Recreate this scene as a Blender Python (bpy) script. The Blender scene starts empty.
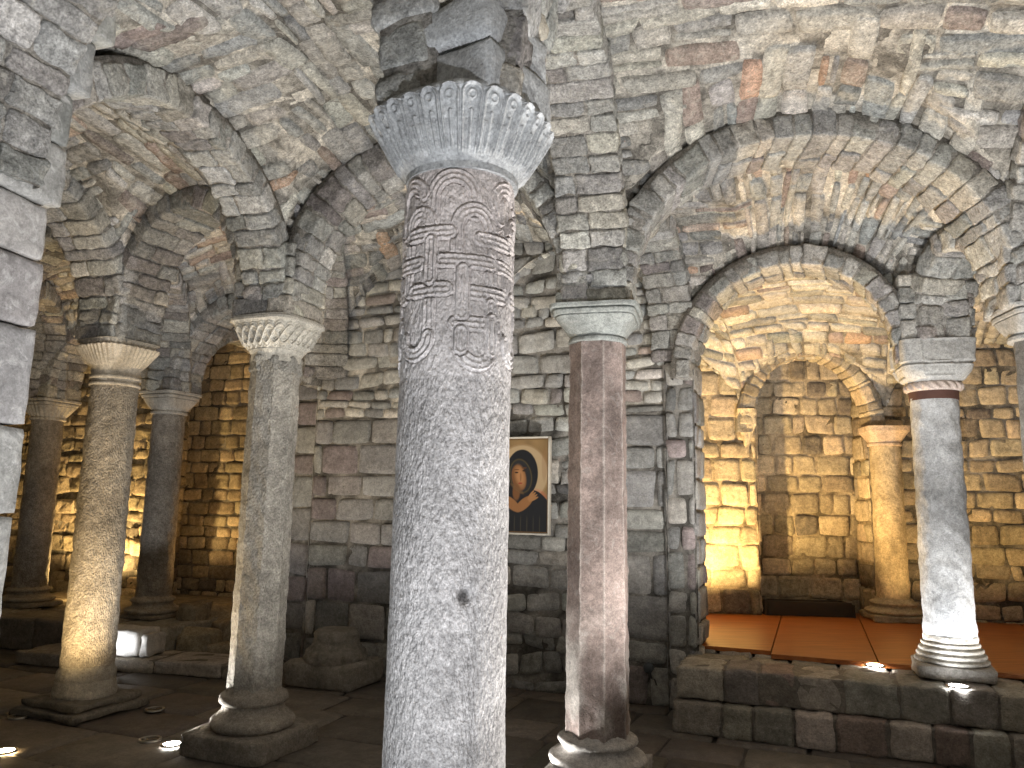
import bpy, math, random
import numpy as np
from mathutils import Matrix, Vector

# ------------------------------------------------------------------ camera
F = 769.0; PITCH = math.radians(8.95); ROLL = math.radians(1.0); EYE = 1.55
scene = bpy.context.scene
fw = Vector((0, math.cos(PITCH), math.sin(PITCH)))
u0 = Vector((0, -math.sin(PITCH), math.cos(PITCH)))
r0 = Vector((1, 0, 0))
rt = math.cos(ROLL)*r0 + math.sin(ROLL)*u0
upv = -math.sin(ROLL)*r0 + math.cos(ROLL)*u0
cam_data = bpy.data.cameras.new('camera')
cam = bpy.data.objects.new('camera', cam_data)
scene.collection.objects.link(cam)
m3 = Matrix((rt, upv, -fw)).transposed()
cam.matrix_world = Matrix.Translation((0, 0, EYE)) @ m3.to_4x4()
cam_data.sensor_width = 36.0
cam_data.lens = 36.0*F/1024.0
cam_data.clip_start = 0.02
scene.camera = cam

# ------------------------------------------------------------------ world, exposure
world = bpy.data.worlds.new('world'); scene.world = world
world.use_nodes = True
world.node_tree.nodes['Background'].inputs[0].default_value = (0.6, 0.65, 0.75, 1)
world.node_tree.nodes['Background'].inputs[1].default_value = 0.006
scene.view_settings.view_transform = 'Standard'
scene.view_settings.look = 'None'
scene.view_settings.gamma = 1.0
scene.view_settings.use_curve_mapping = False
scene.view_settings.exposure = 0.0
WHITE = (1.0, 0.965, 0.92)
COOL = (0.9, 0.95, 1.0)
WARM = (1.0, 0.64, 0.24)
# uplights let into the floor: x, y, z of the lens, watts, colour, cone degrees, seen in the photo, label
FLOOR_LIGHTS = [
    (-2.12, 5.19, 0.0, 30, WHITE, 150, 'lit round floor light left of the octagonal column with the plaited capital'),
    (-3.06, 5.00, 0.0, 55, (1.0, 0.72, 0.36), 150, 'lit floor light at the left bottom corner of the photo'),
    (2.63, 5.74, 0.45, 13, WHITE, 150, 'lit small round light in the step top left of the grey column'),
    (2.87, 5.12, 0.45, 6.5, (0.95, 0.97, 1.0), 150, 'lit small round light at the foot of the grey column on the step'),
    (3.45, 5.10, 0.45, 14, WHITE, 150, 'lit small round light on the step at the right edge of the photo'),
    (0.75, -0.45, 0.0, 135, (0.97, 0.97, 1.0), 160, 'floor light in front of the carved column'),
    (1.75, 3.0, 0.0, 205, WHITE, 160, 'floor light in the middle of the right bay'),
    (-0.85, 3.6, 0.0, 27, WHITE, 160, 'floor light behind the carved column'),
    (0.12, 4.62, 0.0, 8, WHITE, 160, 'floor light hidden at the foot of the red-brown column'),
    (-3.66, 6.95, 0.0, 9, (.95, .97, 1.0), 160, 'floor light hidden behind the gold-lit column'),
    (-0.85, 0.7, 0.0, 40, COOL, 160, 'floor light beside the big left pier'),
]
WARM_LIGHTS = [
    (1.75, 7.35, 0.50, 200, WARM, 'chapel uplight hidden behind the wall jamb'),
    (3.9, 7.0, 0.50, 22, WARM, 'chapel uplight in the wooden floor'),
    (5.0, 6.6, 0.50, 8, WARM, 'chapel uplight behind the grey column'),
    (-5.3, 9.75, 0.40, 90, WARM, 'uplight behind the far left column'),
    (-2.9, 9.3, 0.40, 16, (1.0, .55, .18), 'uplight in the left chapel'),
]

# ------------------------------------------------------------------ helpers
rng = np.random.RandomState(7)
COL = scene.collection

def tag(o, label=None, cat=None, group=None, kind=None):
    if label: o['label'] = label
    if cat: o['category'] = cat
    if group: o['group'] = group
    if kind: o['kind'] = kind
    return o

def empty(name, loc, label, cat, group=None, rz=0):
    o = bpy.data.objects.new(name, None); COL.objects.link(o)
    o.location = loc; o.rotation_euler = (0, 0, rz); o.empty_display_size = 0.1
    return tag(o, label, cat, group)

def waves(P, freq, seed, n=7):
    """smooth pseudo noise in about -1..1 for points P (N,3)"""
    r = np.random.RandomState(seed)
    out = np.zeros(len(P))
    for i in range(n):
        d = r.normal(size=3); d /= np.linalg.norm(d)
        f = freq*(0.6+1.1*r.rand())
        out += np.sin(P@d*f*6.283 + r.rand()*6.283 + 1.5*np.sin(P@np.roll(d, 1)*f*3.1))
    return out/math.sqrt(n)*0.9

class MB:
    def __init__(s): s.v = []; s.f = []; s.c = []; s.n = 0; s.smooth = True
    def add(s, V, Fc, C=None):
        V = np.asarray(V, float); Fc = np.asarray(Fc, np.int64)
        s.v.append(V); s.f.append(Fc + s.n); s.n += len(V)
        if C is None: C = np.array([.4, .39, .37])
        C = np.asarray(C, float)
        if C.ndim == 1: C = np.repeat(C[None], len(V), 0)
        s.c.append(C)
    def build(s, name, mat, parent=None, smooth=True, origin=None):
        V = np.concatenate(s.v); C = np.concatenate(s.c)
        if origin is not None: V = V - np.asarray(origin)
        q = [f for f in s.f if f.shape[1] == 4]; t = [f for f in s.f if f.shape[1] == 3]
        me = bpy.data.meshes.new(name)
        nq = sum(map(len, q)); nt = sum(map(len, t))
        idx = np.concatenate([f.ravel() for f in q+t]).astype(np.int32)
        me.vertices.add(len(V)); me.vertices.foreach_set('co', V.astype(np.float32).ravel())
        me.loops.add(len(idx)); me.loops.foreach_set('vertex_index', idx)
        me.polygons.add(nq+nt)
        ls = np.concatenate([np.arange(nq)*4, nq*4+np.arange(nt)*3]).astype(np.int32)
        me.polygons.foreach_set('loop_start', ls)
        me.polygons.foreach_set('use_smooth', np.full(nq+nt, smooth))
        at = me.attributes.new('stone_colour', 'FLOAT_COLOR', 'POINT')
        at.data.foreach_set('color', np.concatenate([C, np.ones((len(C), 1))], 1).astype(np.float32).ravel())
        me.materials.append(mat)
        me.update(calc_edges=True); me.validate()
        o = bpy.data.objects.new(name, me); COL.objects.link(o)
        if origin is not None: o.location = origin
        if parent: o.parent = parent
        return o

def gridfaces(n, m, base=0, wrap=False):
    """quads of an n x m vertex grid (row-major, m columns); wrap joins last column to first"""
    i = np.arange(n-1)[:, None]; j = np.arange(m if wrap else m-1)[None]
    a = i*m + j; b = i*m + (j+1) % m
    return np.stack([a, b, b+m, a+m], -1).reshape(-1, 4) + base

# ------------------------------------------------------------------ materials
def stone_mat(name, mortar=(.55, .52, .45), wash=0.25, speck=0.5, bump=0.5, grit=90.0, rough=0.9, tool=0.0, gain=1.0, spec=0.2, mott=.3, rug=0.0):
    m = bpy.data.materials.new(name); m.use_nodes = True
    nt = m.node_tree; N = nt.nodes; L = nt.links
    bs = N['Principled BSDF']; bs.inputs['Roughness'].default_value = rough
    bs.inputs['Specular IOR Level'].default_value = spec
    tc = N.new('ShaderNodeTexCoord'); at = N.new('ShaderNodeAttribute'); at.attribute_name = 'stone_colour'
    def noise(scale, det, r=0.6, dist=0):
        n = N.new('ShaderNodeTexNoise'); n.inputs['Scale'].default_value = scale
        n.inputs['Detail'].default_value = det; n.inputs['Roughness'].default_value = r
        n.inputs['Distortion'].default_value = dist; L.new(tc.outputs['Object'], n.inputs['Vector']); return n
    n1 = noise(grit, 3, .7); n2 = noise(7, 5, .65, .6); n3 = noise(grit*.33, 4, .7)
    def ramp(src, a, b, lo=0., hi=1.):
        r = N.new('ShaderNodeMapRange'); r.inputs['From Min'].default_value = a; r.inputs['From Max'].default_value = b
        r.inputs['To Min'].default_value = lo; r.inputs['To Max'].default_value = hi; L.new(src, r.inputs['Value']); return r
    k1 = ramp(n1.outputs['Fac'], .3, .7, 1-speck*.5, 1+speck*.5)
    k2 = ramp(n2.outputs['Fac'], .3, .7, (1-mott)*gain, (1+mott*.8)*gain)
    k3 = ramp(n3.outputs['Fac'], .32, .68, 1-speck*.45, 1+speck*.4)
    m0 = N.new('ShaderNodeMath'); m0.operation = 'MULTIPLY'; L.new(k1.outputs[0], m0.inputs[0]); L.new(k3.outputs[0], m0.inputs[1])
    mu = N.new('ShaderNodeMath'); mu.operation = 'MULTIPLY'; L.new(m0.outputs[0], mu.inputs[0]); L.new(k2.outputs[0], mu.inputs[1])
    mv = N.new('ShaderNodeVectorMath'); mv.operation = 'SCALE'; L.new(at.outputs['Color'], mv.inputs[0]); L.new(mu.outputs[0], mv.inputs['Scale'])
    w = ramp(noise(11, 6, .75, 1.2).outputs['Fac'], .56-.12*wash, .72-.1*wash, 0, min(1, wash*2.2))
    mx = N.new('ShaderNodeMix'); mx.data_type = 'RGBA'; L.new(w.outputs[0], mx.inputs[0]); L.new(mv.outputs[0], mx.inputs[6]); mx.inputs[7].default_value = (*mortar, 1)
    L.new(mx.outputs[2], bs.inputs['Base Color'])
    # dark pores
    vo = N.new('ShaderNodeTexVoronoi'); vo.inputs['Scale'].default_value = grit*.45; L.new(tc.outputs['Object'], vo.inputs['Vector'])
    pit = ramp(vo.outputs['Distance'], .05, .28)
    ad = N.new('ShaderNodeMath'); ad.operation = 'MULTIPLY_ADD'; L.new(pit.outputs[0], ad.inputs[0]); ad.inputs[1].default_value = .35; L.new(n3.outputs['Fac'], ad.inputs[2])
    ad2 = N.new('ShaderNodeMath'); ad2.operation = 'MULTIPLY_ADD'; L.new(n1.outputs['Fac'], ad2.inputs[0]); ad2.inputs[1].default_value = .35; L.new(ad.outputs[0], ad2.inputs[2])
    n4 = noise(16, 7, .78, .4)
    ad3 = N.new('ShaderNodeMath'); ad3.operation = 'MULTIPLY_ADD'; L.new(n4.outputs['Fac'], ad3.inputs[0]); ad3.inputs[1].default_value = rug; L.new(ad2.outputs[0], ad3.inputs[2])
    last = ad3
    if tool > 0:      # pecked chisel marks, short slanting strokes
        mp = N.new('ShaderNodeMapping'); mp.inputs['Rotation'].default_value = (0, math.radians(28), 0); mp.inputs['Scale'].default_value = (120, 120, 55)
        L.new(tc.outputs['Object'], mp.inputs['Vector'])
        nn = N.new('ShaderNodeTexNoise'); nn.inputs['Scale'].default_value = 1.0; nn.inputs['Detail'].default_value = 2; L.new(mp.outputs[0], nn.inputs['Vector'])
        t = ramp(nn.outputs['Fac'], .38, .62, 0, tool)
        a3 = N.new('ShaderNodeMath'); a3.operation = 'ADD'; L.new(t.outputs[0], a3.inputs[0]); L.new(last.outputs[0], a3.inputs[1]); last = a3
    bp = N.new('ShaderNodeBump'); bp.inputs['Strength'].default_value = bump; bp.inputs['Distance'].default_value = 0.012
    L.new(last.outputs[0], bp.inputs['Height']); L.new(bp.outputs[0], bs.inputs['Normal'])
    return m

def plain_mat(name, col, rough=.5, metal=0., emit=None, strength=0.):
    m = bpy.data.materials.new(name); m.use_nodes = True; nt = m.node_tree
    bs = nt.nodes['Principled BSDF']; bs.inputs['Roughness'].default_value = rough; bs.inputs['Metallic'].default_value = metal
    n = nt.nodes.new('ShaderNodeTexNoise'); n.inputs['Scale'].default_value = 40; n.inputs['Detail'].default_value = 3
    tc = nt.nodes.new('ShaderNodeTexCoord'); nt.links.new(tc.outputs['Object'], n.inputs['Vector'])
    mx = nt.nodes.new('ShaderNodeMix'); mx.data_type = 'RGBA'; nt.links.new(n.outputs['Fac'], mx.inputs[0])
    mx.inputs[6].default_value = (*[c*.8 for c in col], 1); mx.inputs[7].default_value = (*[min(1, c*1.15) for c in col], 1)
    nt.links.new(mx.outputs[2], bs.inputs['Base Color'])
    if emit:
        bs.inputs['Emission Color'].default_value = (*emit, 1); bs.inputs['Emission Strength'].default_value = strength
    return m

M_VAULT = stone_mat('vault_stone', mortar=(.66, .63, .56), wash=.3, speck=.85, bump=.95, rug=3.0)
M_ARCH = stone_mat('arch_stone', mortar=(.6, .57, .5), wash=.22, speck=.85, bump=1.0, rug=2.2)
M_WALL = stone_mat('wall_stone', mortar=(.48, .46, .42), wash=.18, speck=.5, bump=.75, rug=1.2)
M_ASHLAR = stone_mat('ashlar_stone', mortar=(.42, .42, .4), wash=.1, speck=.5, bump=.5)
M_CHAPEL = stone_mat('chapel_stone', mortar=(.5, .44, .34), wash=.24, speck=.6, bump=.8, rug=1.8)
M_STEP = stone_mat('step_stone', mortar=(.3, .28, .24), wash=.12, speck=.5, bump=.7, rug=1.3)
M_FLOOR = stone_mat('paving_stone', mortar=(.16, .14, .12), wash=.1, speck=.4, bump=.35, rough=.6, spec=.4)
M_COL0 = stone_mat('tooled_trachyte', mortar=(.58, .57, .57), wash=.12, speck=.85, bump=.5, grit=170, tool=.9, mott=.07, gain=.93)
M_KNOT = stone_mat('carved_band_trachyte', mortar=(.58, .56, .55), wash=.12, speck=.6, bump=.5, grit=150, tool=.4, mott=.08, gain=1.12)
M_COLR = stone_mat('rough_trachyte', mortar=(.5, .47, .42), wash=.12, speck=.7, bump=.9, grit=80, tool=.6, mott=.16)
M_COLS = stone_mat('smooth_trachyte', mortar=(.5, .5, .48), wash=.14, speck=.6, bump=.4, grit=110, mott=.16)
M_CAP = stone_mat('carved_trachyte', mortar=(.55, .53, .5), wash=.12, speck=.6, bump=.4, grit=120, mott=.14, gain=1.1)
M_PIER = stone_mat('pier_stone', mortar=(.62, .62, .62), wash=.32, speck=.4, bump=.4)

MORT_L = np.array([.60, .565, .50]); MORT_G = np.array([.30, .285, .26]); MORT_D = np.array([.22, .2, .18])
PAL_VAULT = [((.44, .44, .42), 5), ((.53, .515, .475), 6), ((.60, .575, .52), 5), ((.37, .38, .375), 3), ((.42, .345, .30), 1.0), ((.34, .29, .27), 1.0), ((.52, .37, .28), .25)]
PAL_GREY = [((.38, .38, .365), 6), ((.44, .435, .41), 4), ((.32, .32, .31), 4), ((.30, .28, .27), 1.5), ((.48, .46, .41), 1.5)]
PAL_ASH = [((.33, .33, .32), 5), ((.38, .37, .35), 4), ((.28, .28, .28), 3), ((.30, .26, .26), 2)]
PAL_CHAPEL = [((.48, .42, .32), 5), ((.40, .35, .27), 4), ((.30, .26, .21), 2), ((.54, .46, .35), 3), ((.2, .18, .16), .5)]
PAL_STEP = [((.31, .29, .25), 5), ((.38, .34, .29), 4), ((.26, .24, .21), 3), ((.28, .22, .19), 1)]
PAL_FLOOR = [((.12, .105, .09), 5), ((.155, .135, .115), 3), ((.1, .085, .075), 2)]

def pick(pal, n, rs):
    w = np.array([p[1] for p in pal], float); w /= w.sum()
    c = np.array([p[0] for p in pal])[rs.choice(len(pal), n, p=w)]
    return np.clip(c*(1+.14*rs.normal(size=(n, 1)))*(1+.012*rs.normal(size=(n, 3))), .03, .85)

# ------------------------------------------------------------------ masonry laid on any surface
def masonry(mb, surf, A, B, pal, seed, course=(.09, .17), length=(.14, .42), gap=.009, h=.016, res=.03, sink=.024,
            flip=1, keep=None, mortar=MORT_L, wob=.02, rough=.006, backing=.05, mask=None, split=.0, bevel=.013):
    rs = np.random.RandomState(seed)
    def S(a, b):
        e = 1e-3
        P = surf(a, b); Pa = surf(a+e, b); Pb = surf(a, b+e)
        N = np.cross(Pa-P, Pb-P); l = np.linalg.norm(N, axis=1, keepdims=True); l[l < 1e-12] = 1
        return P, N/l*flip
    # mortar bed
    na = max(2, int(A/backing)+1); nb = max(2, int(B/backing)+1)
    ga, gb = np.meshgrid(np.linspace(0, A, na), np.linspace(0, B, nb))
    P, N = S(ga.ravel().copy(), gb.ravel().copy())
    P = P + N*(-.011+.006*waves(P, 3, seed+5))[:, None]
    mk = np.clip(.38+.75*waves(P, 2.2, seed+6)+.35*waves(P, 9, seed+7), 0, 1)[:, None]
    mortar = np.asarray(mortar)*(.3*(1-mk)+1.1*mk)
    Fc = gridfaces(nb, na)
    if mask is not None:
        ok = mask(ga.ravel(), gb.ravel()); Fc = Fc[ok[Fc].all(1)]
    if len(Fc): mb.add(P, Fc, mortar)
    # stones
    b = 0.; ph = rs.rand(4)*6.28
    def wv(a, b): return wob*(np.sin(a*2.3+ph[0]+b*9)+.6*np.sin(a*5.1+ph[1]+b*13))
    pa, pb, pl, pc, faces, base = [], [], [], [], [], 0
    while b < B-.02:
        ch = rs.uniform(*course)
        if b+ch > B-.04: ch = B-b
        a = -rs.uniform(0, length[1]*.5)
        while a < A:
            w = rs.uniform(*length)*(.7 if rs.rand() < .2 else 1)
            parts = [(a, b, w, ch)]
            if split and rs.rand() < split and ch > course[0]*1.2:
                k = rs.uniform(.35, .65); parts = [(a, b, w, ch*k), (a, b+ch*k, w, ch*(1-k))]
            for (aa, bb, ww, hh) in parts:
                a0 = max(aa, 0)+gap/2; a1 = min(aa+ww, A)-gap/2; b0 = bb+gap/2; b1 = bb+hh-gap/2
                if a1-a0 < .025 or b1-b0 < .015: continue
                ac, bc = (a0+a1)/2, (b0+b1)/2
                if keep is not None and not keep(ac, bc): continue
                n = int(np.clip((a1-a0)/res, 3, 14))+1; m = int(np.clip((b1-b0)/res, 3, 8))+1
                def axis(k, L):
                    e = min(.35, bevel/L)
                    return np.concatenate([[-1], np.linspace(-1+2*e, 1-2*e, k-1), [1]])
                p, q = np.meshgrid(axis(n, a1-a0), axis(m, b1-b0))
                p = p.ravel(); q = q.ravel()
                J = rs.normal(size=4)*.07*min(hh, .1)
                # rounded corners and slightly skewed quad
                pull = min(.12*hh, .011)
                La, Lb = (a1-a0)/2, (b1-b0)/2
                x = ac+p*(La-pull*np.abs(q)**6)+J[0]*q+J[1]*p*q*.5
                y = bc+q*(Lb-pull*np.abs(p)**6)+J[2]*p*.6+J[3]*p*q*.5
                y = y+wv(x, b)*np.where(True, 1, 1)
                edge = np.maximum(np.abs(p), np.abs(q))
                ins = (np.abs(p) < .999) & (np.abs(q) < .999)
                hs = h*(1+.5*rs.normal())
                lift = np.where(ins, hs*(1-.35*edge**4)+rs.normal()*.004*p+rs.normal()*.004*q, -sink)
                fc = gridfaces(m+1, n+1, base); base += len(p)
                pa.append(np.clip(x, -.01, A+.01)); pb.append(np.clip(y, 0, B)); pl.append(lift)
                pc.append(np.repeat(pick(pal, 1, rs), len(p), 0)); faces.append(fc)
            a += w
        b += ch
    if not pa: return
    pa = np.concatenate(pa); pb = np.concatenate(pb); pl = np.concatenate(pl)
    P, N = S(pa, pb)
    r = rough*(.7*waves(P, 5, seed+1)+.6*waves(P, 13, seed+2)+.35*waves(P, 27, seed+3))
    r = np.where(pl < -.5*sink, 0, r)
    P = P+N*(pl+r)[:, None]
    mb.add(P, np.concatenate(faces), np.concatenate(pc))

# ------------------------------------------------------------------ solid blocks (rounded, rough) mapped anywhere
def cube_template(k):
    V = []; Fc = []; idx = {}
    def vid(p):
        key = tuple(np.round(p, 6))
        if key not in idx: idx[key] = len(V); V.append(p)
        return idx[key]
    t = np.linspace(-1, 1, k+1)
    # denser towards the edges so bevels stay crisp
    t = np.sign(t)*(1-(1-np.abs(t))**1.6)
    for ax in range(3):
        for sg in (-1, 1):
            for i in range(k):
                for j in range(k):
                    q = []
                    for (di, dj) in ((0, 0), (1, 0), (1, 1), (0, 1)):
                        p = [0, 0, 0]; p[ax] = sg; p[(ax+1) % 3] = t[i+di]; p[(ax+2) % 3] = t[j+dj]
                        q.append(vid(np.array(p, float)))
                    Fc.append(q if sg > 0 else q[::-1])
    return np.array(V), np.array(Fc)
CT, CF = cube_template(6)

def block(mb, lo, hi, xf, col, seed, round_=.018, rough=.006, jit=.0):
    """rounded block between lo and hi in local coords, xf maps (N,3) local -> world"""
    lo = np.array(lo, float); hi = np.array(hi, float); c = (lo+hi)/2; hf = (hi-lo)/2
    r = min(round_, hf.min()*.8)
    inner = hf-r
    Pl = CT*hf
    Q = np.clip(Pl, -inner, inner); D = Pl-Q; l = np.linalg.norm(D, axis=1, keepdims=True); l[l < 1e-9] = 1
    on = np.abs(D).max(1, keepdims=True) > 1e-9
    Pl = np.where(on, Q+D/l*r, Pl)
    dirn = CT/np.linalg.norm(CT, axis=1, keepdims=True)
    Pl = Pl+dirn*(rough*waves(Pl+c, 7, seed)+rough*.5*waves(Pl+c, 19, seed+1))[:, None]
    mb.add(xf(Pl+c), CF, col)

def placed(x, y, z, rz):
    c, s = math.cos(rz), math.sin(rz)
    def f(P): return np.stack([x+P[:, 0]*c-P[:, 1]*s, y+P[:, 0]*s+P[:, 1]*c, z+P[:, 2]], 1)
    return f

# ------------------------------------------------------------------ vault geometry
EX = 2.12
def gprof(t):
    x = np.clip(np.abs(2*t-1), 0, 1)
    return (1-x**EX)**(1/EX)
ZS = 2.75
NODES = dict(
    Lm=(-2.4, -.7), Cm=(-.9, -.7), Dm=(1.75, -1.0),
    K0=(-3.75, 3.65), L0=(-2.2, 2.8), C0=(-.155, 2.07), D0=(2.45, 1.75),
    Z=(-4.9, 7.0), A=(-3.13, 6.0), B=(-1.61, 5.16), C5=(.535, 4.75), R2=(3.17, 4.5), R3=(5.2, 3.9),
    A3=(-5.44, 9.0), A2=(-3.72, 8.32), W1=(-1.85, 7.62), W3=(1.36, 6.3), R1=(3.05, 5.5), R4=(5.0, 5.1),
    T3=(-4.7, 11.1), T2=(-2.9, 10.4), T1=(-1.2, 9.7), T4=(-6.6, 11.8), Z2=(-7.2, 9.8),
    Q0=(2.5, 8.2), Q1=(3.98, 8.1), Q2=(5.9, 7.7), Qm=(.9, 8.4), Wx=(-.3, 7.0))
RISE = {}
def rise(a, b, r=None):
    k = tuple(sorted((a, b)))
    if r is not None: RISE[k] = r
    return RISE.get(k, .98)
for a, b, r in [('B', 'L0', .86), ('B', 'C5', 1.08), ('C5', 'R2', 1.07), ('W3', 'R1', .66), ('A', 'B', .92), ('C0', 'C5', 1.15), ('D0', 'R2', 1.15),
                ('C0', 'L0', .95), ('C0', 'D0', 1.15), ('A2', 'W1', .85), ('A2', 'A3', .8), ('R1', 'R2', .55), ('C5', 'W3', .9), ('B', 'W1', 1.0), ('A', 'A2', .85),
                ('W1', 'W3', 1.1), ('Q0', 'Q1', .6), ('Q0', 'W3', .8), ('Q1', 'R1', .8), ('T2', 'A2', .8), ('T3', 'A3', .8), ('T1', 'W1', .8), ('R4', 'R1', .9),
                ('Q1', 'Q2', .7), ('Q0', 'Qm', .6)]:
    rise(a, b, r)
ZN = dict(C0=2.64, A2=2.69, A3=2.67, T1=2.69, T2=2.69, T3=2.69, T4=2.69, Q0=2.42, Q1=2.44, Q2=2.5, Qm=2.5)
def bay(name, n00, n10, n11, n01, seed, zs=ZS, res=.035, mat=None, pal=PAL_VAULT, bump_=.1, coarse=False, course=(.09, .18), mortar=MORT_L):
    p00, p10, p11, p01 = [np.array(NODES[k]) for k in (n00, n10, n11, n01)]
    R0, R1_ = rise(n00, n01)+.13, rise(n10, n11)+.13      # edges running along t, at s=0 and s=1
    Q0, Q1 = rise(n00, n10)+.13, rise(n01, n11)+.13      # edges running along s, at t=0 and t=1
    def XY(s, t): return ((1-s)*(1-t))[:, None]*p00+(s*(1-t))[:, None]*p10+(s*t)[:, None]*p11+((1-s)*t)[:, None]*p01
    def ft(s, t): return (R0*(1-s)+R1_*s+bump_*np.sin(np.clip(s, 0, 1)*math.pi))*gprof(t)
    def fs(s, t): return (Q0*(1-t)+Q1*t+bump_*np.sin(np.clip(t, 0, 1)*math.pi))*gprof(s)
    z00, z10, z11, z01 = [ZN.get(k, ZS) for k in (n00, n10, n11, n01)]
    def zb(s, t): return (1-s)*(1-t)*z00+s*(1-t)*z10+s*t*z11+(1-s)*t*z01
    tt = np.linspace(0, 1, 400); mb = MB()
    for which in (0, 1):
        if which == 0: span = (np.linalg.norm(p01-p00)+np.linalg.norm(p11-p10))/2; run = (np.linalg.norm(p10-p00)+np.linalg.norm(p11-p01))/2; rr = (R0+R1_)/2
        else: span = (np.linalg.norm(p10-p00)+np.linalg.norm(p11-p01))/2; run = (np.linalg.norm(p01-p00)+np.linalg.norm(p11-p10))/2; rr = (Q0+Q1)/2
        arc = np.concatenate([[0], np.cumsum(np.hypot(np.diff(tt)*span, np.diff(gprof(tt))*rr))]); LA = arc[-1]
        def st(a, b, which=which, run=run, arc=arc):
            q = np.interp(b, arc, tt); r = a/run
            return (r, q) if which == 0 else (q, r)
        def surf(a, b, st=st):
            s, t = st(a, b); xy = XY(s, t); z = zb(s, t)+np.maximum(ft(s, t), fs(s, t))
            return np.concatenate([xy, z[:, None]], 1)
        def own(a, b, st=st, which=which, tol=0.0):
            s, t = st(np.atleast_1d(np.asarray(a, float)), np.atleast_1d(np.asarray(b, float)))
            d = ft(s, t)-fs(s, t)
            return (d > -tol) if which == 0 else (d < tol)
        flip = 1 if which == 1 else -1
        if coarse:
            ga, gb = np.meshgrid(np.linspace(0, run, 20), np.linspace(0, LA, 30)); P = surf(ga.ravel(), gb.ravel())
            Fc = gridfaces(30, 20); ok = own(ga.ravel(), gb.ravel(), tol=.15); mb.add(P, Fc[ok[Fc].all(1)], np.array([.45, .42, .36])); continue
        masonry(mb, surf, run, LA, pal, seed+which*50, course=course, length=(.16, .5), res=res, flip=flip,
                keep=lambda a, b, own=own: bool(own(a, b)[0]), mask=lambda a, b, own=own: own(a, b, tol=.12), mortar=mortar, h=.012, gap=.012, bevel=.008, rough=.007, split=.15)
    o = mb.build('ceiling', mat or M_VAULT)
    tag(o, kind='structure', label=name)
    return o

def arch(n0, n1, label, seed, w=.42, th=.15, zs0=ZS, zs1=None, r=None, d0=.2, d1=None, pal=PAL_GREY, mat=None, bl=.115, off=0., name='stone_arch', double=True, cat='arch', group='stone arches between the columns', wid=None):
    p0 = np.array(NODES[n0] if isinstance(n0, str) else n0, float); p1 = np.array(NODES[n1] if isinstance(n1, str) else n1, float)
    zs1 = zs0 if zs1 is None else zs1; d1 = d0 if d1 is None else d1
    r = rise(n0, n1) if r is None else r
    Lh = np.linalg.norm(p1-p0); d = (p1-p0)/Lh; nrm = np.array([-d[1], d[0]])
    half = (Lh-d0-d1)/2; cen = d0+half
    tt = np.linspace(0, 1, 600); x = -np.cos(tt*math.pi)
    xs = cen+half*x; zz = gprof((x+1)/2)*r+(zs0+(zs1-zs0)*(x+1)/2)
    arc = np.concatenate([[0], np.cumsum(np.hypot(np.diff(xs), np.diff(zz)))]); LA = arc[-1]
    tx = np.gradient(xs, arc); tz = np.gradient(zz, arc); tl = np.hypot(tx, tz); tx /= tl; tz /= tl
    def xf(P):   # local: x lateral, y along arc, z radial outwards
        a = np.clip(P[:, 1], 0, LA); X = np.interp(a, arc, xs); Z = np.interp(a, arc, zz)
        nx = -np.interp(a, arc, tz); nz_ = np.interp(a, arc, tx)
        ex = P[:, 1]-a
        X = X+nx*P[:, 2]+ex*np.interp(a, arc, tx); Z = Z+nz_*P[:, 2]+ex*np.interp(a, arc, tz)
        xy = p0+d*X[:, None]+nrm*(P[:, 0]+off)[:, None]
        return np.concatenate([xy, Z[:, None]], 1)
    rs = np.random.RandomState(seed); mb = MB()
    n = max(6, int(LA/bl)); e = np.linspace(0, LA, n+1); e[1:-1] += rs.normal(size=n-1)*.018
    cols = pick(pal, n*2+4, rs)
    for i in range(n):
        a0, a1 = e[i]+.004, e[i+1]-.004
        tj = th*(1+.10*rs.normal()); lf = -.008*rs.rand(); wj = w/2*(1+.03*rs.normal())
        if double and rs.rand() < .8:
            k = rs.uniform(-.25, .3)*w/2*1.6
            block(mb, (-wj, a0, lf), (k-.004, a1, tj), xf, cols[2*i], seed+i*3, .016, .009)
            block(mb, (k+.004, a0, lf-.012*rs.rand()), (wj, a1, tj), xf, cols[2*i+1], seed+i*3+1, .016, .009)
        else: block(mb, (-wj, a0, lf), (wj, a1, tj), xf, cols[2*i], seed+i*3)
    # mortar core between the blocks
    k = 60; aa = np.linspace(0, LA, k); ring = [(-w/2+.012, .012), (w/2-.012, .012), (w/2-.012, th+.02), (-w/2+.012, th+.02)]
    P = np.concatenate([xf(np.stack([np.full(k, a), aa, np.full(k, b)], 1)) for a, b in ring]).reshape(4, k, 3).transpose(1, 0, 2).reshape(-1, 3)
    mb.add(P, gridfaces(k, 4, wrap=True), MORT_G)
    o = mb.build(name, mat or M_ARCH, origin=(*((p0+p1)/2), zs0))
    tag(o, label, cat, group)
    return o

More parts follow.
